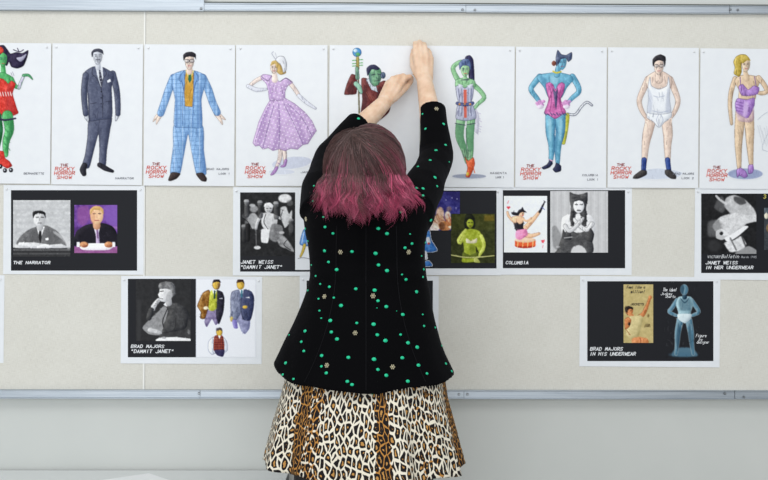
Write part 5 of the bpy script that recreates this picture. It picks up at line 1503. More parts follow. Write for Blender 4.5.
def ph_desk_grey(c):
    c.put(np.ones_like(c.a), (196, 197, 199), .9, 10)
    for k in range(7): c.stroke([(13, 204 + k * 6.5), (71, 203 + k * 6.2)], 2.2, (182, 183, 186), .5, soft=.5)
    c.poly([(18.6, 246), (19.4, 238), (26, 231.6), (34, 227.4), (46, 225.4), (56, 230), (62.6, 237), (65.4, 247)], grey(112), var=9, soft=.15)
    c.poly([(30, 233), (38, 228), (38.6, 246), (30, 246)], grey(92), .6, soft=.5); c.poly([(46, 229), (56, 233), (60, 246), (48, 246)], grey(96), .5, soft=.5)
    c.poly([(36.6, 227), (40.6, 240), (45, 226.6)], grey(236), sharp=True)
    c.poly([(39.4, 230), (41.6, 230), (42, 238), (40.6, 243.6), (39, 238)], grey(44), sharp=True)
    c.limb([(40, 222), (40.4, 228)], [6.6, 7], grey(186))
    c.ell(39.8, 218.6, 5.9, 8.2, grey(214), var=4); c.ell(42.8, 220, 2.6, 6.4, grey(168), .55, soft=.4)
    c.poly([(33.4, 218), (32.8, 212.6), (36, 210.8), (42, 210.8), (45.6, 213), (45.8, 218.6), (44, 214.4), (38, 213.4), (35, 215)], grey(44))
    c.stroke([(36.4, 217.4), (38.8, 217.2)], .8, grey(64)); c.stroke([(41.4, 217.2), (44, 217.4)], .8, grey(64)); c.stroke([(38, 223), (42, 223)], .8, grey(112)); c.stroke([(40, 218), (39.6, 220.8)], .6, grey(140))
    c.poly([(45.6, 238.4), (48.6, 237.4), (49, 240), (46, 240.4)], grey(240), sharp=True)
    c.rect(13, 247.6, 71, 257, grey(60)); c.rect(13, 249.4, 71, 250.4, grey(160), .6); c.rect(13, 253, 71, 254.4, grey(104), .6)
    c.poly([(16, 248), (20, 243), (34, 242.4), (50, 244.6), (62, 244), (66, 248)], grey(210), var=6)
    c.limb([(20, 244), (27, 244.4), (33, 247)], [3.4, 4.4, 3], grey(228)); c.limb([(52, 246.6), (44, 246), (38, 247.2)], [3.4, 3.8, 2.4], grey(228))
    c.limb([(54, 232), (66, 240), (69, 247)], [2, 5, 5], grey(206), .6, soft=.3)

def ph_desk_purple(c):
    c.put(np.ones_like(c.a), (112, 74, 150), 1, 12)
    c.poly([(78, 208), (88, 206), (90, 218), (84, 226), (78, 222)], (150, 92, 150), .6, soft=.6); c.poly([(105, 206), (118, 206), (118, 226), (106, 222)], (134, 98, 178), .8, soft=.6)
    c.rect(74, 227, 90, 233, (80, 50, 110), .8, .4); c.rect(100, 226.4, 118, 229, (170, 130, 190), .7, .4)
    c.poly([(75, 246), (76.4, 232), (84, 226), (92, 223.6), (103, 223), (112, 226), (116.6, 232), (117.6, 246)], (34, 31, 42))
    c.poly([(93, 224), (97.4, 240), (101, 223.6)], (232, 228, 238), sharp=True); c.limb([(97, 226), (97.8, 236), (98.2, 244)], [2.6, 3.4, 4.4], (186, 168, 200)); c.limb([(97, 226), (98, 238)], [1.2, 1.2], (120, 84, 130))
    c.limb([(97, 219), (97, 226)], [8, 8.4], (206, 160, 130))
    c.ell(97, 215.6, 6.5, 8.8, (232, 196, 160), var=4); c.ell(93, 217, 2.6, 7, (196, 140, 110), .5, soft=.4)
    c.poly([(90.4, 215), (90.2, 209.6), (94, 206.4), (100, 206.4), (103.6, 209.6), (103.6, 214.6), (101, 210.4), (94, 210)], (206, 168, 112), var=8)
    c.stroke([(93.4, 213.8), (95.8, 213.6)], .8, (90, 60, 60)); c.stroke([(98.6, 213.6), (101, 213.8)], .8, (90, 60, 60)); c.stroke([(95, 220.4), (99.4, 220.4)], .8, (170, 90, 90)); c.stroke([(97.2, 214.4), (97, 217.8)], .6, (190, 140, 116))
    c.rect(74, 246.6, 118, 254, (150, 96, 146), 1, 0, 8)
    c.poly([(80, 247), (88, 243.4), (106, 243.4), (113, 247), (108, 250), (84, 250)], (240, 236, 242))
    for x in (84.2, 109): c.ell(x, 244.6, 4.4, 3.0, (206, 150, 110), var=10); c.ell(x + .6, 246, 3, 1.4, (150, 90, 70), .6)
    c.rect(77, 242, 80, 247, (240, 240, 244)); c.rect(112.6, 242, 115.4, 247, (240, 240, 244))

def ph_profile(c):
    c.put(np.ones_like(c.a), grey(52), 1, 3)
    c.rect(137, 300, 141, 341, grey(66), .7, .6)
    c.poly([(166, 305), (176, 303), (186, 308), (190.6, 318), (191, 341), (160, 341), (163, 322)], grey(66), var=4)
    c.poly([(164, 306), (157, 313), (148, 321), (142.6, 328), (149, 334), (160, 335), (164, 326), (168, 310)], grey(146), var=8, soft=.15)
    c.poly([(166, 304), (170, 312), (163, 326), (170, 332), (186, 328), (188, 312), (178, 303)], grey(74), var=5)
    c.stroke([(168, 308), (163, 320), (163.6, 327)], .9, grey(40)); c.stroke([(176, 318), (174, 330), (162, 333)], .9, grey(46), .7)
    c.poly([(163.6, 304.6), (166, 301.6), (171.4, 299.4), (172, 303), (166.6, 306.8)], grey(232), sharp=True)
    c.limb([(168, 296), (169, 303)], [7, 7], grey(180))
    c.poly([(160, 288.6), (166, 286.4), (173, 287.6), (173.4, 295), (169.6, 300), (165, 302), (160.4, 301), (159.8, 298.6), (158.4, 295.4), (158, 294.4), (159.6, 292)], grey(214), var=5)
    c.poly([(167, 293), (173, 290), (172, 298), (166, 301.6)], grey(160), .6, soft=.4)
    c.poly([(158.6, 286.6), (160, 283), (166, 281.4), (172.4, 282.6), (175.4, 287), (175, 295), (172.6, 296), (171.6, 290.4), (166, 288.6), (160, 289)], grey(120), var=16)
    c.stroke([(160.6, 291.4), (163.4, 291)], .9, grey(56)); c.stroke([(160, 298.4), (162.6, 298.6)], .7, grey(90))
    c.limb([(150, 316), (154, 306), (158.6, 300)], [5, 5, 4.4], grey(206), var=6); c.limb([(149, 318), (151.6, 310)], [6, 6], grey(70))
    for k in range(3): c.stroke([(154 + k * 1.4, 306 - k * 2.2), (158.6 + k * .4, 303.6 - k * 1.8)], .5, grey(110))
    c.limb([(150, 330), (157, 331.6), (161, 333)], [5, 4.4, 2.6], grey(196), var=6)
    c.poly([(157, 341), (159, 338), (174, 337), (190, 338.6), (191, 341)], grey(226)); c.ell(164, 337.6, 2.4, 1, grey(180)); c.ell(189, 332, 1.2, 2.4, grey(150), .6, soft=.3)

def ph_crowd(c):
    c.put(np.ones_like(c.a), grey(44), 1, 6)
    for x, y, rx, ry, v, a in ((254, 209, 4.2, 3.6, 150, .9), (252.4, 205.4, 3, 1.6, 190, .9), (246, 216, 4, 3, 90, .7), (253, 221, 5.6, 8, 190, .85), (249, 222, 4, 5, 150, .6), (285, 198.4, 6.6, 4.4, 226, .95), (290, 203, 3, 3, 120, .6)):
        c.ell(x, y, rx, ry, grey(v), a, var=12, soft=.35)
    c.poly([(280.6, 208), (286, 206.6), (289, 214), (292, 210), (291.6, 220), (285, 228), (281, 220)], grey(220), .9, var=8, soft=.2)
    c.poly([(262, 214), (267, 212.6), (274, 214), (277.6, 220), (275, 230), (266, 231), (261.6, 224)], grey(206), var=12, soft=.2)
    c.ell(268.6, 208.4, 4, 4.8, grey(196)); c.poly([(264, 207), (265, 203.6), (270, 202.6), (273.4, 205.4), (272.6, 208), (268, 206)], grey(226)); c.stroke([(266.6, 208.4), (268, 208.4)], .7, grey(60)); c.stroke([(270, 208.4), (271.4, 208.4)], .7, grey(60)); c.stroke([(267.4, 211.2), (270.4, 211.2)], .6, grey(80))
    c.limb([(262, 214), (257.6, 222), (256, 229)], [3.6, 3.2, 2.6], grey(200)); c.limb([(275, 216), (282, 219)], [3, 2.6], grey(200))
    c.poly([(262, 229), (271, 230), (269, 238), (267.6, 243), (261.6, 242), (261, 235)], grey(228), var=6, soft=.15)
    c.poly([(272, 224), (282, 226), (283, 236), (276, 242), (269, 238)], grey(128), var=14, soft=.3)
    c.poly([(277.6, 240), (284, 236), (292, 246), (294, 252), (287, 249), (280, 246)], grey(176), .85, var=20, soft=.3)
    c.ell(257.4, 247.6, 3.4, 1.8, grey(214), soft=.2); c.ell(264.6, 240.6, 2.8, 1.8, grey(224), soft=.2); c.ell(281.6, 232.6, 2.8, 1.4, grey(190), soft=.2)
    for x, y, v in ((246.6, 203, 120), (260, 204, 96), (276, 205, 110), (291, 222, 90), (244, 228, 84)):
        c.ell(x, y, 2.4, 2.8, grey(v), .85); c.poly([(x - 2.6, y - 1), (x - 1.8, y - 3.4), (x + 1.8, y - 3.4), (x + 2.6, y - 1)], grey(v + 70), .8); c.limb([(x, y + 3), (x + .4, y + 12)], [5, 6], grey(v - 30), .7)
    for q in ([(243, 218), (248, 222), (252, 229)], [(283, 210), (281, 218), (284, 227)], [(266, 214), (264, 222), (268, 229)], [(287, 240), (284, 245), (291, 250)]): c.stroke(q, .7, grey(20), .8)
    c.stroke([(256, 229), (256.4, 246)], .9, grey(110)); c.limb([(248, 226), (248, 240)], [6, 4], grey(34)); c.ell(291, 228, 2.6, 5, grey(98), .7, soft=.4)

def ph_night_pair(c):
    c.put(np.ones_like(c.a), (62, 60, 128), 1, 12)
    c.poly([(436, 192), (448, 194), (458, 204), (460, 192)], (44, 40, 96), .7, soft=1)
    for x, y in ((452, 198), (456, 208), (446, 200), (457, 199)): c.ell(x, y, .6, .6, (190, 190, 220), .8)
    for x, y, rx, ry, col in ((440, 214, 4, 7, (226, 190, 160)), (438, 222, 7, 7, (220, 184, 150)), (447.6, 216, 3, 5, (232, 214, 190)), (451, 221, 5, 4, (214, 170, 130)), (445, 226, 7, 5, (206, 140, 84)), (442, 226, 3, 4, (110, 72, 50)), (434, 228, 5, 5, (230, 216, 204)), (449, 209, 2.6, 2.6, (120, 100, 110))):
        c.ell(x, y, rx, ry, col, .9, var=20, soft=.3)
    for k in range(14): c.stroke([(432 + k * 1.8, 214 + RNG.uniform(0, 8)), (435 + k * 1.8, 220 + RNG.uniform(0, 8))], .9, (120 + RNG.uniform(0, 90), 80, 60), .5)
    c.limb([(449, 227), (455, 228), (460, 230)], [2, 4, 3], (228, 220, 200))

def ph_green_woman(c):
    c.put(np.ones_like(c.a), (58, 62, 30), 1, 8)
    c.rect(452, 214, 495, 230, (74, 78, 34), .7, 1.0, 8); c.rect(484, 215, 494, 221, (128, 108, 40), .7, .5)
    G, GL, K = (166, 178, 62), (206, 214, 108), (34, 38, 24)
    c.poly([(464, 222), (466, 214.6), (471, 213.6), (474.6, 218), (475, 227), (470, 231), (465, 229)], K, soft=.2)
    c.poly([(462, 232), (470, 228.6), (479, 231), (482.6, 238), (484.6, 250), (480, 254), (475.6, 246), (476, 254), (477.6, 261), (462, 262), (464, 250), (463, 242)], G, var=14, soft=.2)
    c.ell(470, 223.4, 3.4, 4.4, G); c.stroke([(468, 222.6), (469.4, 222.6)], .7, K); c.stroke([(471, 222.6), (472.4, 222.6)], .7, K); c.stroke([(469.2, 226), (471.2, 226)], .7, (90, 60, 40))
    c.poly([(464.6, 220), (466, 215.6), (471, 214.6), (474.6, 219), (472, 219.6), (468, 219)], K)
    c.limb([(464, 236), (460, 243), (458.6, 239), (465.6, 229.6)], [3.8, 3.6, 3.2, 2.4], GL, var=10); c.limb([(481, 236), (484, 245), (480, 254), (476, 258)], [4, 3.8, 3.4, 2.6], GL, var=10)
    c.poly([(466, 238), (471, 241), (477, 238), (476, 243), (466.6, 243)], (224, 216, 186), var=8); c.poly([(463, 252), (470, 255), (477.6, 252), (477.6, 258), (463, 258)], (100, 110, 40))
    c.shade(np.ones_like(c.a), [(470, 244), (475, 246), (474, 254), (470, 254)], (110, 122, 40), .6)
    c.limb([(451, 255), (466, 257.4), (480, 257), (494, 255.6)], [1, 1.2, 1.2, 1], (216, 214, 150)); c.poly([(474, 257), (478, 259), (480, 262.6), (474, 262)], (186, 190, 110))

def ph_card(c):
    c.put(np.ones_like(c.a), (231, 234, 240), 1, 2)
    S, K = (240, 200, 166), (46, 44, 52)
    c.stroke([(508.6, 200.6), (507.6, 203.4)], .6, (216, 110, 120)); c.ell(507.6, 207.2, 1.0, .9, (222, 80, 92)); c.ell(509.2, 207.2, 1.0, .9, (222, 80, 92)); c.poly([(506.8, 207.6), (510, 207.6), (508.4, 209.6)], (222, 80, 92), sharp=True)
    c.ell(542, 240.8, 1.0, .9, (222, 80, 92)); c.ell(543.6, 240.8, 1.0, .9, (222, 80, 92)); c.poly([(541.2, 241.2), (544.4, 241.2), (542.8, 243.4)], (222, 80, 92), sharp=True); c.stroke([(543, 245), (542.4, 248)], .6, (216, 130, 140))
    c.ell(525, 245.6, 10.4, 2.6, (190, 70, 48)); c.rect(514.8, 240, 535.4, 246, (226, 104, 62)); c.ell(525, 240, 10.4, 2.6, (240, 206, 180))
    for x in (518, 523, 528, 533): c.stroke([(x, 241), (x - .6, 247)], .8, (246, 214, 150))
    c.limb([(522.6, 233.6), (530, 236), (539, 233.6)], [5, 4.6, 2.6], S, ink=(190, 130, 100), iw=.3)
    c.limb([(522, 231), (531, 222), (540, 211)], [6, 4.6, 2.8], S, ink=(190, 130, 100), iw=.3)
    c.limb([(539.6, 212), (541.6, 208), (544.6, 201.6)], [2.6, 2.4, 1.0], K); c.stroke([(541.6, 207), (544.4, 209.6)], .8, (120, 130, 180))
    c.limb([(513, 221), (508.6, 216), (507.4, 212)], [2.8, 2.6, 2], S, ink=(190, 130, 100), iw=.3)
    c.poly([(512, 217), (519, 216), (524, 218), (522, 224), (514, 224)], S, ink=(190, 130, 100), iw=.3); c.limb([(522, 219), (527, 221), (531, 217.6)], [2.4, 2.2, 1.4], S)
    c.poly([(514, 223.6), (517, 222.4), (520, 224.4), (523.6, 222), (523, 227), (524.6, 231.4), (518, 232.6), (515, 229)], K)
    c.poly([(516.4, 230.6), (525.6, 229), (527.6, 234.6), (520, 240), (515.6, 237.6)], (232, 150, 190), var=14)
    c.ell(521.4, 213.4, 2.9, 3.1, S); c.poly([(511, 212.6), (513.6, 212), (517, 212.6), (518.6, 210), (522, 209), (526.6, 212.4), (523, 212), (520, 213), (518, 215.6), (513, 215)], K); c.poly([(521, 209.4), (522.4, 207), (523.6, 210)], K)
    c.stroke([(522, 214), (523.2, 213.8)], .5, K); c.stroke([(522, 215.6), (523.4, 215.4)], .6, (200, 60, 70))

def ph_cat_hood(c):
    c.put(np.ones_like(c.a), grey(196), 1, 4)
    for k in range(16): c.stroke([(550 + k * 3.7, 190), (550 + k * 3.7, 253)], 1.4, grey(184 if k % 2 else 206), .7, soft=.25)
    c.poly([(552, 228), (556, 226), (562, 238), (558, 250), (553, 246)], grey(142), .8, soft=.4)
    c.poly([(562, 218), (568, 214.6), (580, 214), (590, 215), (594.6, 222), (593, 236), (566, 238), (561, 230)], grey(226), var=4)
    K = grey(84)
    c.poly([(569.4, 200), (569.6, 192), (573, 193.6), (578.6, 194.6), (584, 193.4), (587.4, 192.4), (587.6, 200), (586, 208), (586.6, 220), (582, 226), (580, 214), (576, 214), (573.6, 226), (569.6, 220), (571, 208)], K, var=12)
    c.ell(578.6, 206, 5.4, 7.0, grey(232)); c.stroke([(575, 204.6), (577.4, 204.6)], .9, grey(50)); c.stroke([(580, 204.6), (582.4, 204.6)], .9, grey(50)); c.stroke([(577, 210.6), (580.4, 210.6)], 1.0, grey(80)); c.poly([(573.4, 202), (575.6, 198.4), (581.6, 198.4), (584, 202), (579, 200.4)], grey(74))
    for k in range(7):
        c.ell(572.4 + .5 * math.sin(k * 2), 212 + k * 2.2, 1.8, 1.4, grey(64), .9); c.ell(585 + .5 * math.sin(k * 2), 212 + k * 2.2, 1.8, 1.4, grey(64), .9)
    c.poly([(557, 250), (562, 236), (568, 230), (578, 233), (590, 230), (592, 240), (592, 253), (556, 253)], grey(86), var=8)
    c.poly([(562, 238), (563, 229), (566, 234), (570, 231), (571, 240)], grey(72))
    c.limb([(592, 224), (586, 230), (576, 222), (574, 219)], [5, 4.6, 4, 2.6], grey(222), ink=grey(140), iw=.4); c.limb([(565, 226), (570, 231), (580, 222), (583, 218)], [4.6, 4.4, 4, 2.6], grey(214), ink=grey(140), iw=.4)
    c.poly([(590, 228), (594, 234), (592, 242), (586, 240)], grey(70)); c.stroke([(564, 238), (572, 237)], .9, grey(180)); c.poly([(571, 253), (573, 247), (579, 245), (584, 247.6), (586, 253)], grey(206), soft=.2); c.ell(558, 247, 2, 1.2, grey(180), .8)

def ph_reclining(c):
    c.put(np.ones_like(c.a), grey(40), 1, 5)
    c.poly([(717, 200), (722, 196), (726, 206), (722, 213), (714, 208)], grey(110), .7, soft=.7)
    c.poly([(726, 198), (734, 195), (744, 199), (753, 208), (756, 214), (756, 222), (744, 216), (732, 215), (724, 206)], grey(196), .95, var=10, soft=.35)
    c.poly([(734, 196.6), (743, 198), (746, 203), (740, 205), (734, 201)], grey(58), .8, soft=.4)
    c.stroke([(716, 196), (720, 200), (726, 204)], 2.2, grey(206), .9, soft=.2)
    c.poly([(720, 217), (734, 213), (746, 215), (756, 215), (756, 221), (746, 224), (740, 231), (730, 236), (718, 234), (712, 226)], grey(206), var=10, soft=.3)
    c.poly([(708, 222), (718, 220), (722, 228), (718, 236), (708, 236)], grey(120), .7, soft=.8)
    c.ell(720, 233, 3.4, 3.0, grey(66), soft=.2); c.poly([(716, 231), (722, 229), (729, 235), (722, 240), (716, 238)], grey(226), .8, soft=.2); c.ell(721, 233.4, 1.8, 1.8, grey(50))
    c.poly([(724, 238), (732, 234), (744, 226), (748, 227), (738, 236), (728, 242)], grey(232), soft=.15)
    c.poly([(724, 243), (734, 240), (741, 236), (746, 244), (742, 250), (730, 252)], grey(214), var=12, soft=.25)
    c.stroke([(730, 238), (736, 250)], 1.4, grey(90), .8, soft=.2); c.stroke([(741, 235), (746, 248)], 1.6, grey(60), .8, soft=.2); c.poly([(736, 252), (748, 246), (756, 250), (756, 254), (736, 254)], grey(160), .9, soft=.3)
    c.ell(714, 246, 6, 6, grey(70), .6, soft=1)

def ph_advert(c):
    c.put(np.ones_like(c.a), (190, 174, 124), 1, 6)
    S, SD = (206, 138, 92), (150, 88, 56)
    c.limb([(638, 318), (643, 314), (646.4, 307), (649.4, 298.6)], [5.4, 4.4, 3.6, 2.6], S, var=8, ink=SD, iw=.3); c.ell(650, 297.4, 1.8, 2, S)
    c.ell(629, 310.6, 3.8, 4.4, S, ink=SD, iw=.3); c.poly([(625, 311), (625, 307.6), (628, 305.8), (632, 307), (633, 309.6), (629, 308.6), (627, 313)], (52, 44, 40))
    c.stroke([(630, 310.6), (631.4, 310.2)], .5, (60, 40, 36)); c.limb([(630, 314), (633, 318)], [4, 5], S)
    c.poly([(630, 316), (636, 316), (640, 315), (643, 318), (640, 330), (638, 337), (630, 338), (626, 334), (627, 322)], (208, 194, 146), var=5)
    c.poly([(624.4, 320), (628, 317), (631, 320), (629, 327), (625, 329)], S, var=8, ink=SD, iw=.3); c.ell(629, 324, 1.2, 1.6, (60, 46, 40)); c.stroke([(625, 328), (630, 335)], .5, SD)
    c.poly([(632.6, 338), (640, 337), (647, 338.6), (648, 343), (632, 343)], S, var=8); c.stroke([(640, 338), (640.6, 343)], .6, SD)
    c.ell(647.4, 325, 2.4, 1.4, (120, 106, 74), .8); c.ell(648, 315.6, 1.2, 1.8, (140, 122, 84), .8); c.stroke([(644.6, 326.6), (650.4, 326.6)], .6, (110, 96, 66))

def ph_statue(c):
    B, D, L = (104, 146, 168), (44, 74, 94), (218, 234, 240)
    c.poly([(672, 356), (676, 348), (692, 348), (697, 356)], (96, 140, 164), .8, soft=.5); c.ell(683, 354.6, 15, 2.2, (70, 110, 136), .5, soft=.8)
    for p in ([(677, 300), (671.6, 308), (669, 311.6), (674, 314.6), (678, 316)], [(691, 300), (696, 307), (698.4, 312), (694, 314.6), (690, 316)]):
        c.limb(p, [4.6, 4.4, 4, 3.4, 2.6], B, ink=L, iw=.5)
    a = c.limb([(680, 320), (677.6, 332), (677, 342), (675.8, 354)], [7.6, 6.6, 5, 3.2], B, ink=L, iw=.6); b_ = c.limb([(688.4, 320), (690.6, 332), (691.4, 342), (693, 354)], [7.6, 6.6, 5, 3.2], B, ink=L, iw=.6)
    m = np.clip(a.astype(float) + b_, 0, 1); c.shade(m, [(678, 322), (681, 334), (678, 352), (676, 340)], D, .7); c.shade(m, [(689, 322), (691, 334), (692, 352), (688, 336)], D, .7)
    m = c.poly([(678.4, 297), (684.6, 296.4), (691, 297), (693, 304), (690.6, 312), (690.4, 319), (684.4, 323), (678, 319), (678, 312), (675.6, 304)], (160, 196, 208), var=6, ink=L, iw=.4)
    c.shade(m, [(679, 299), (690, 299), (690, 310), (680, 310)], D, .45); c.poly([(677.6, 314), (691, 314), (690.4, 319), (684.6, 323.4), (678, 319)], L)
    c.limb([(684, 292), (684.4, 297)], [4.6, 5.4], D); c.ell(684, 289.6, 3.9, 5.2, B, ink=L, iw=.5); c.poly([(680.4, 292), (680, 287), (683, 284.6), (684, 289), (682.6, 294)], D, .8, soft=.2)
    c.poly([(679.6, 297), (684.4, 302), (689.4, 297), (687, 301.4), (684.4, 303.4), (682, 301.4)], D, .7)

def ph_two_coats(c):
    Y = (220, 184, 84)
    # brown jacket over green waistcoat
    c.poly([(207, 310), (213, 308), (220, 310), (219, 322), (215.6, 325), (212, 319), (207, 327), (204.6, 322)], (140, 130, 164), var=14)
    c.poly([(209, 290), (203, 293), (199.6, 300), (197.4, 306), (201, 312), (200.4, 318), (205, 318.4), (208, 309), (211, 297)], (146, 104, 50), var=22, ink=(84, 58, 34))
    c.poly([(215.6, 290), (222, 292), (224.4, 298), (223.4, 312), (219, 324), (216.6, 316), (216, 300)], (48, 46, 62), var=6, ink=(30, 28, 40))
    c.poly([(210.6, 291), (217, 291), (216.6, 308), (213, 311), (208.6, 309)], (186, 190, 76), var=14); c.poly([(212, 289.6), (217, 289.6), (214.6, 297)], (236, 238, 242), sharp=True); c.limb([(214.8, 291), (214.4, 298)], [1.6, 2], (52, 84, 72))
    c.ell(216.4, 284.6, 3.8, 4.8, Y, ink=(110, 84, 50), iw=.4); c.poly([(212.6, 283), (214, 279.6), (219, 279.4), (221, 282.6), (217, 281.6)], (52, 44, 50)); c.poly([(218, 283), (220.4, 284), (219, 289), (216.8, 289)], (104, 76, 60), .6)
    c.poly([(218.4, 298.6), (222.4, 297.6), (222.6, 299)], (236, 238, 244), sharp=True); c.ell(206, 308, 2.4, 1.6, (236, 226, 200))
    # slate double-breasted suit
    c.poly([(233, 318), (238, 312), (244, 314), (250, 318), (249.6, 328), (245, 334), (241, 330), (238, 322), (236, 328)], (148, 150, 182), var=12)
    c.poly([(239, 290), (232, 292), (230.6, 300), (231, 312), (230.4, 318), (236, 320), (241, 312), (241.6, 298)], (134, 140, 164), var=10, ink=(74, 80, 106))
    c.poly([(243, 290), (251, 291.4), (254, 297), (253.6, 308), (250.4, 320), (243, 319), (240.6, 306)], (70, 76, 108), var=8, ink=(40, 44, 70))
    c.poly([(239, 289.4), (244, 289.4), (242, 297)], (232, 238, 244), sharp=True); c.limb([(241.8, 290.6), (241.8, 297)], [1.6, 1.8], (60, 120, 140)); c.poly([(245, 297.6), (249.4, 296.6), (249.6, 298.2)], (238, 240, 246), sharp=True)
    c.ell(240.6, 284.6, 3.7, 4.8, Y, ink=(110, 84, 50), iw=.4); c.poly([(236.6, 283), (238, 279.4), (243, 279.4), (244.6, 284), (242, 281.8)], (70, 50, 44)); c.ell(245, 307, 2.4, 1.7, Y); c.ell(231.6, 319, 1.6, 2.6, (200, 180, 110)); c.poly([(232, 320), (236, 320), (238, 328), (234, 328)], (128, 118, 190), .8)
    # plaid waistcoat
    c.poly([(213, 337), (208.6, 342), (208.4, 350), (212, 354.4), (216, 352), (216.6, 340)], (226, 230, 240), ink=(160, 166, 186), iw=.4); c.poly([(223, 337), (227, 342), (227.6, 350), (224, 353), (221, 350)], (226, 230, 240), ink=(160, 166, 186), iw=.4)
    m = c.poly([(214.6, 336), (223, 336), (224.4, 350), (219, 351.6), (213.6, 350)], (132, 52, 46), var=10); c.where(m, (c.X % 2.2) < .5, (60, 40, 50), .7); c.where(m, (c.Y % 2.4) < .5, (206, 140, 90), .6)
    c.poly([(214.6, 350), (224.6, 350), (223, 356.6), (217, 355)], (62, 58, 92), var=6); c.ell(219.4, 332, 3.0, 3.8, Y, ink=(110, 84, 50), iw=.4); c.poly([(216.4, 331), (217, 328), (221.4, 327.8), (222.6, 331.4), (220, 329.8)], (80, 76, 84)); c.poly([(218, 335.4), (221, 335.4), (219.6, 339)], (240, 240, 244), sharp=True)

def ph_skirt_sketch(c):
    c.poly([(303.4, 230), (309, 228), (314, 240), (308, 246), (299.8, 244)], (92, 146, 214), var=16, ink=(50, 84, 150)); c.stroke([(304, 232), (302, 243)], .7, (222, 232, 246)); c.stroke([(308, 232), (307, 244)], .7, (222, 232, 246))
    c.limb([(304.6, 245), (303, 251), (300.6, 256.4)], [3.2, 2.6, 1.8], (222, 194, 84), ink=(140, 116, 50)); c.stroke([(298, 258.6), (303, 257.6), (310, 259)], .6, (120, 122, 136))
    c.limb([(310, 245), (311, 252)], [3.2, 2.6], (222, 194, 84))

def ph_blue_costume(c):
    B = (70, 132, 206)
    c.poly([(424, 232), (429.4, 231), (431, 240), (437, 250), (430, 252), (420, 250)], B, var=14, ink=(40, 80, 150)); c.poly([(426, 238), (429.4, 237), (430.6, 243), (427.4, 244)], (232, 236, 242)); c.ell(428.6, 243.6, 1.2, 1.2, (206, 60, 60))
    c.limb([(425, 252), (426, 258)], [3.4, 3], (232, 236, 242)); c.poly([(424, 262), (429, 261), (432, 265.6), (425, 266)], B, ink=(40, 80, 150))

REF_SHORT = ['the sheet with two desk photos', 'the sheet with the crowd photo', 'the sheet with the green woman photo', 'the sheet with the pin-up card', 'the sheet with the reclining woman photo', 'the sheet sliver at the far edge', 'the sheet with three painted suits', 'the sheet hidden behind the jacket', 'the sheet with the pale blue statue']
RG = 'reference photo sheets pinned below the drawings'
def ref(label, TL, TR, BR, BL, lift, seed):
    s = Sheet('reference_sheet', label, 'paper', RG, TL, TR, BR, BL, lift, 0.0012, seed, M_SHEET)
    for cx, cy, sx in ((TL[0], TL[1], 1), (TR[0], TR[1], -1)):
        PIN_AT.append((cx + sx * 3.4, cy + 4.0, lift + 0.0008, sx, REF_SHORT[seed - 1]))
    return s
def photo(s, fn, x0, y0, x1, y1, bg, off, name='photo', label=None):
    cv = Canvas(x0, y0, x1, y1, bg); cv.form = 0.8; fn(cv); cv.detail(int((x1 - x0) * (y1 - y0) * 0.10), 20, 0.6, 2.6, (0.3, 0.8), 0.5, 0.2, bg)
    cv.c = 118 + (cv.c - 118) * (1.14 if bg is not None else 1.0)
    cv.c = blur2(cv.c, 1.1)
    o = s.print_canvas(cv, name, off)
    if label: tag(o, label)
    return o

s = ref('sheet with two photos of a suited man at a desk', (3.6, 185.2), (144.0, 185.6), (143.8, 275.0), (3.4, 273.8), 0.0016, 1)
s.panel('black_panel', 11.2, 190.2, 137.2, 270.6, BLK)
photo(s, ph_desk_grey, 13.2, 200, 70.8, 256.6, grey(190), .0008, label='black and white photo of a man at a desk')
photo(s, ph_desk_purple, 74.4, 204.8, 117.6, 253.2, (112, 74, 150), .0008, label='colour photo of a man at a desk, purple wall')
s.lettering('caption_lettering', [cap2('THE NARRATOR', 13.6, 50.4, 261.0, 264.0)])

s = ref('sheet with a crowded black and white photo, left of the jacket', (233.2, 187.2), (374.0, 187.8), (374.0, 276.2), (233.0, 275.4), 0.0016, 2)
s.panel('black_panel', 240.2, 192.4, 295.2, 271.6, BLK)
s.panel('black_strip', 295.2, 269.9, 367.0, 271.6, BLK)
photo(s, ph_crowd, 240.6, 193.0, 294.8, 256.2, grey(44), .0008, label='black and white photo of a crowd')
photo(s, ph_skirt_sketch, 297, 226, 316, 262, None, .0008, 'figure_drawing')
s.lettering('caption_lettering', [cap2('JANET WEISS', 240.8, 272.8, 260.2, 263.6), cap2('"DAMMIT JANET"', 240.6, 282.0, 265.2, 268.6)])

s = ref('sheet with a night scene and a green woman, right of the jacket', (361.0, 187.4), (501.4, 187.8), (501.2, 275.4), (361.0, 274.6), 0.0024, 3)
s.panel('black_panel', 368.4, 190.6, 496.4, 268.4, BLK)
photo(s, ph_night_pair, 414, 191.4, 460.2, 230.4, (62, 60, 128), .0008, label='colour photo of figures under a violet sky')
photo(s, ph_green_woman, 450.8, 213.6, 494.6, 263.4, (58, 62, 30), .0014, label='green tinted photo of a woman')
photo(s, ph_blue_costume, 418, 229, 439, 268, None, .0010, 'figure_drawing')

s = ref('sheet with a pin-up card beside a cat-hooded woman photo', (494.8, 187.4), (631.8, 187.8), (631.6, 275.2), (494.6, 274.6), 0.0012, 4)
s.panel('black_panel', 502.8, 190.2, 625.0, 268.2, BLK)
photo(s, ph_card, 503.6, 195.8, 547.4, 252.4, (231, 234, 240), .0008, 'playing_card_print', 'playing card print with a kicking pin-up')
photo(s, ph_cat_hood, 550, 190.8, 608, 252.8, grey(190), .0008, label='black and white photo of a woman in a cat-eared hood')
s.lettering('caption_lettering', [cap2('COLUMBIA', 505.6, 528.0, 261.0, 264.2)])

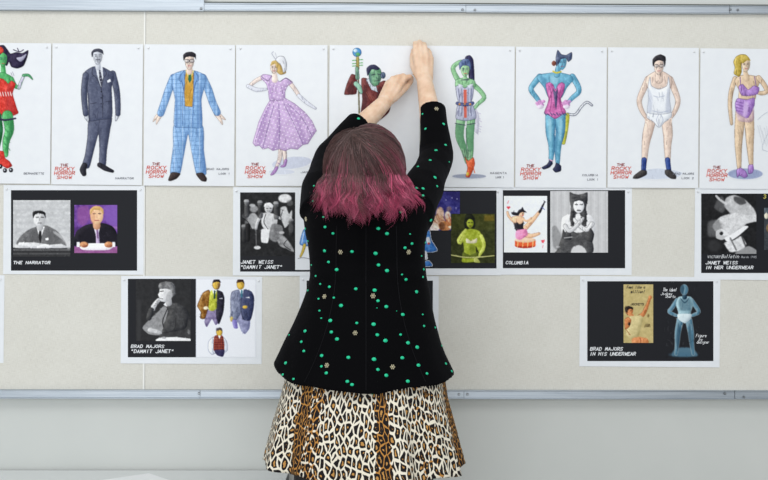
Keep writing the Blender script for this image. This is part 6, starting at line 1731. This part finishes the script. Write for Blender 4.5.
s = ref('sheet with a dark photo of a reclining woman, at the right edge', (694.6, 187.6), (835.0, 189.0), (835.0, 280.6), (694.4, 279.4), 0.0016, 5)
s.panel('black_panel', 701.0, 193.6, 828.0, 273.0, BLK)
photo(s, ph_reclining, 701.4, 194.0, 756.2, 254.0, grey(40), .0008, label='black and white photo of a reclining woman')
def ph_edge(c):
    c.put(np.ones_like(c.a), (84, 92, 100), 1, 10); c.ell(766, 216, 2, 3, (220, 214, 196)); c.ell(768, 228, 2, 4, (214, 160, 90), .9, var=10); c.rect(763.6, 219, 800, 250, (50, 50, 52), .5)
    c.ell(780, 224, 7, 12, (180, 150, 120), .8, var=16, soft=.5)
photo(s, ph_edge, 763.6, 207.6, 800, 250, (84, 92, 100), .0008)
s.lettering('caption_lettering', [('VICTORY', 707.2, 720.0, 255.6, 258.0, .45, (206, 208, 212), .2), ('Bulletin', 721.0, 738.2, 254.6, 258.0, .5, (214, 216, 220), .35), ('March 1945', 741.0, 756.0, 256.0, 258.0, .35, (170, 172, 178), .1),
    cap2('JANET WEISS', 705.4, 737.0, 261.0, 264.2), cap2('IN HER UNDERWEAR', 705.2, 752.6, 265.8, 269.0), ('3', 763.4, 765.6, 194.6, 198.4, .8, (216, 206, 110), .1)])

# third row
s = ref('blank-edged sheet sliver at the far left edge, lowest row', (-136, 273.6), (4.2, 275.4), (4.0, 362.8), (-136, 361.6), 0.0012, 6)
s.panel('black_panel', -129, 279.4, -3, 356.6, BLK)

s = ref('sheet with a thinking man photo and three painted suits', (121.0, 275.8), (262.0, 276.8), (261.8, 364.0), (121.0, 363.4), 0.0012, 7)
s.panel('black_panel', 128.0, 278.8, 196.0, 357.2, BLK)
s.panel('tinted_panel', 196.0, 278.8, 256.0, 357.2, (228, 230, 240))
photo(s, ph_profile, 135.8, 279.4, 191.0, 340.8, grey(48), .0008, label='black and white photo of a man in profile, hand at his mouth')
photo(s, ph_two_coats, 196.6, 279.2, 255.6, 357.0, (228, 230, 240), .0008, 'figure_drawing', 'painted fashion plates of three suited men')
s.lettering('caption_lettering', [cap2('BRAD MAJORS', 131.2, 164.0, 344.6, 347.8), cap2('"DAMMIT JANET"', 131.0, 173.6, 349.4, 352.8)])

s = ref('sheet almost hidden behind the black jacket, lowest row', (299.6, 275.6), (438.6, 276.2), (438.4, 364.0), (299.4, 363.4), 0.0012, 8)
s.panel('black_panel', 306.6, 280.6, 432.8, 357.8, BLK)

s = ref('sheet with a yellowed advert and a pale blue statue', (579.8, 276.0), (720.0, 277.2), (719.6, 367.4), (579.4, 366.2), 0.0012, 9)
s.panel('black_panel', 587.2, 281.2, 713.2, 361.0, BLK)
photo(s, ph_advert, 623.2, 284.2, 653.2, 343.0, (190, 174, 124), .0008, 'advert_print', 'yellowed advert with a stretching man')
cv = Canvas(664, 282, 702, 358.4, BLK); cv.form = 1.2; ph_statue(cv); cv.detail(120, 22, 1, 4, (.3, .8), .5, .7); cv.c = blur2(cv.c, 1.0); cv.a[:] = (np.abs(cv.c - np.array(BLK)).max(-1) > 3)
tag(s.print_canvas(cv, 'photo', .0008), 'pale blue cut-out of a standing statue')
s.lettering('caption_lettering', [cap2('BRAD MAJORS', 590.0, 622.2, 347.0, 350.4), cap2('IN HIS UNDERWEAR', 589.6, 635.2, 352.0, 355.4),
    ('The ideal', 662.6, 676.0, 288.0, 291.2, .42, WHT, .25), ('Jockey', 660.6, 671.6, 292.4, 295.0, .40, WHT, .25), ('Shorts', 665.0, 675.0, 295.2, 297.8, .40, WHT, .25),
    ('Figure', 695.6, 706.0, 334.0, 337.0, .40, WHT, .25), ('by', 698.6, 702.0, 338.0, 340.4, .4, WHT, .25), ('designer', 696.4, 708.6, 340.6, 343.4, .4, WHT, .25)])
s.lettering('advert_lettering', [('Feel like a', 626.6, 644.6, 285.8, 288.4, .48, (44, 42, 46), .2), ('million!', 630.6, 644.4, 290.0, 293.0, .48, (44, 42, 46), .2), ('JOCKEYS', 630.2, 643.6, 303.2, 305.2, .5, (70, 62, 54), .1)], .0014)

# ------------------------------------------------------------------ small clear pushpins in the upper sheet corners
m_pin, nt, b = mat_new('clear_plastic', (240, 242, 244), 0.3)
bm = bmesh.new()
prof = [(0.0, 0.0), (0.0040, 0.0), (0.0044, -0.0008), (0.0030, -0.0016), (0.0026, -0.0032), (0.0034, -0.0042), (0.0032, -0.0050), (0.0, -0.0052)]
rr = []
for r, y in prof[1:-1]:
    rr.append([bm.verts.new((r * math.cos(2 * math.pi * k / 12), y, r * math.sin(2 * math.pi * k / 12))) for k in range(12)])
for q in range(len(rr) - 1):
    for k in range(12): bm.faces.new((rr[q][k], rr[q][(k + 1) % 12], rr[q + 1][(k + 1) % 12], rr[q + 1][k]))
bm.faces.new(rr[0]); bm.faces.new(rr[-1][::-1])
bmesh.ops.recalc_face_normals(bm, faces=list(bm.faces))
pin_me = bpy.data.meshes.new('pushpin'); bm.to_mesh(pin_me); bm.free()
pin_me.materials.append(m_pin)
for p in pin_me.polygons: p.use_smooth = True
for px, py, y, sx, of in PIN_AT:
    if not (-2 < px < 770) or (380 < px < 460 and 150 < py) or (306 < px < 440 and py > 180): continue
    o = bpy.data.objects.new('pushpin', pin_me); COL.objects.link(o)
    w = U(px, py, -y)
    o.location = (w.x, -y, w.z)
    o.scale = (0.72, 0.8, 0.72)
    tag(o, f"tiny clear pushpin in the upper {'left' if sx > 0 else 'right'} corner of {of}", 'pushpin', 'clear pushpins holding the sheets')
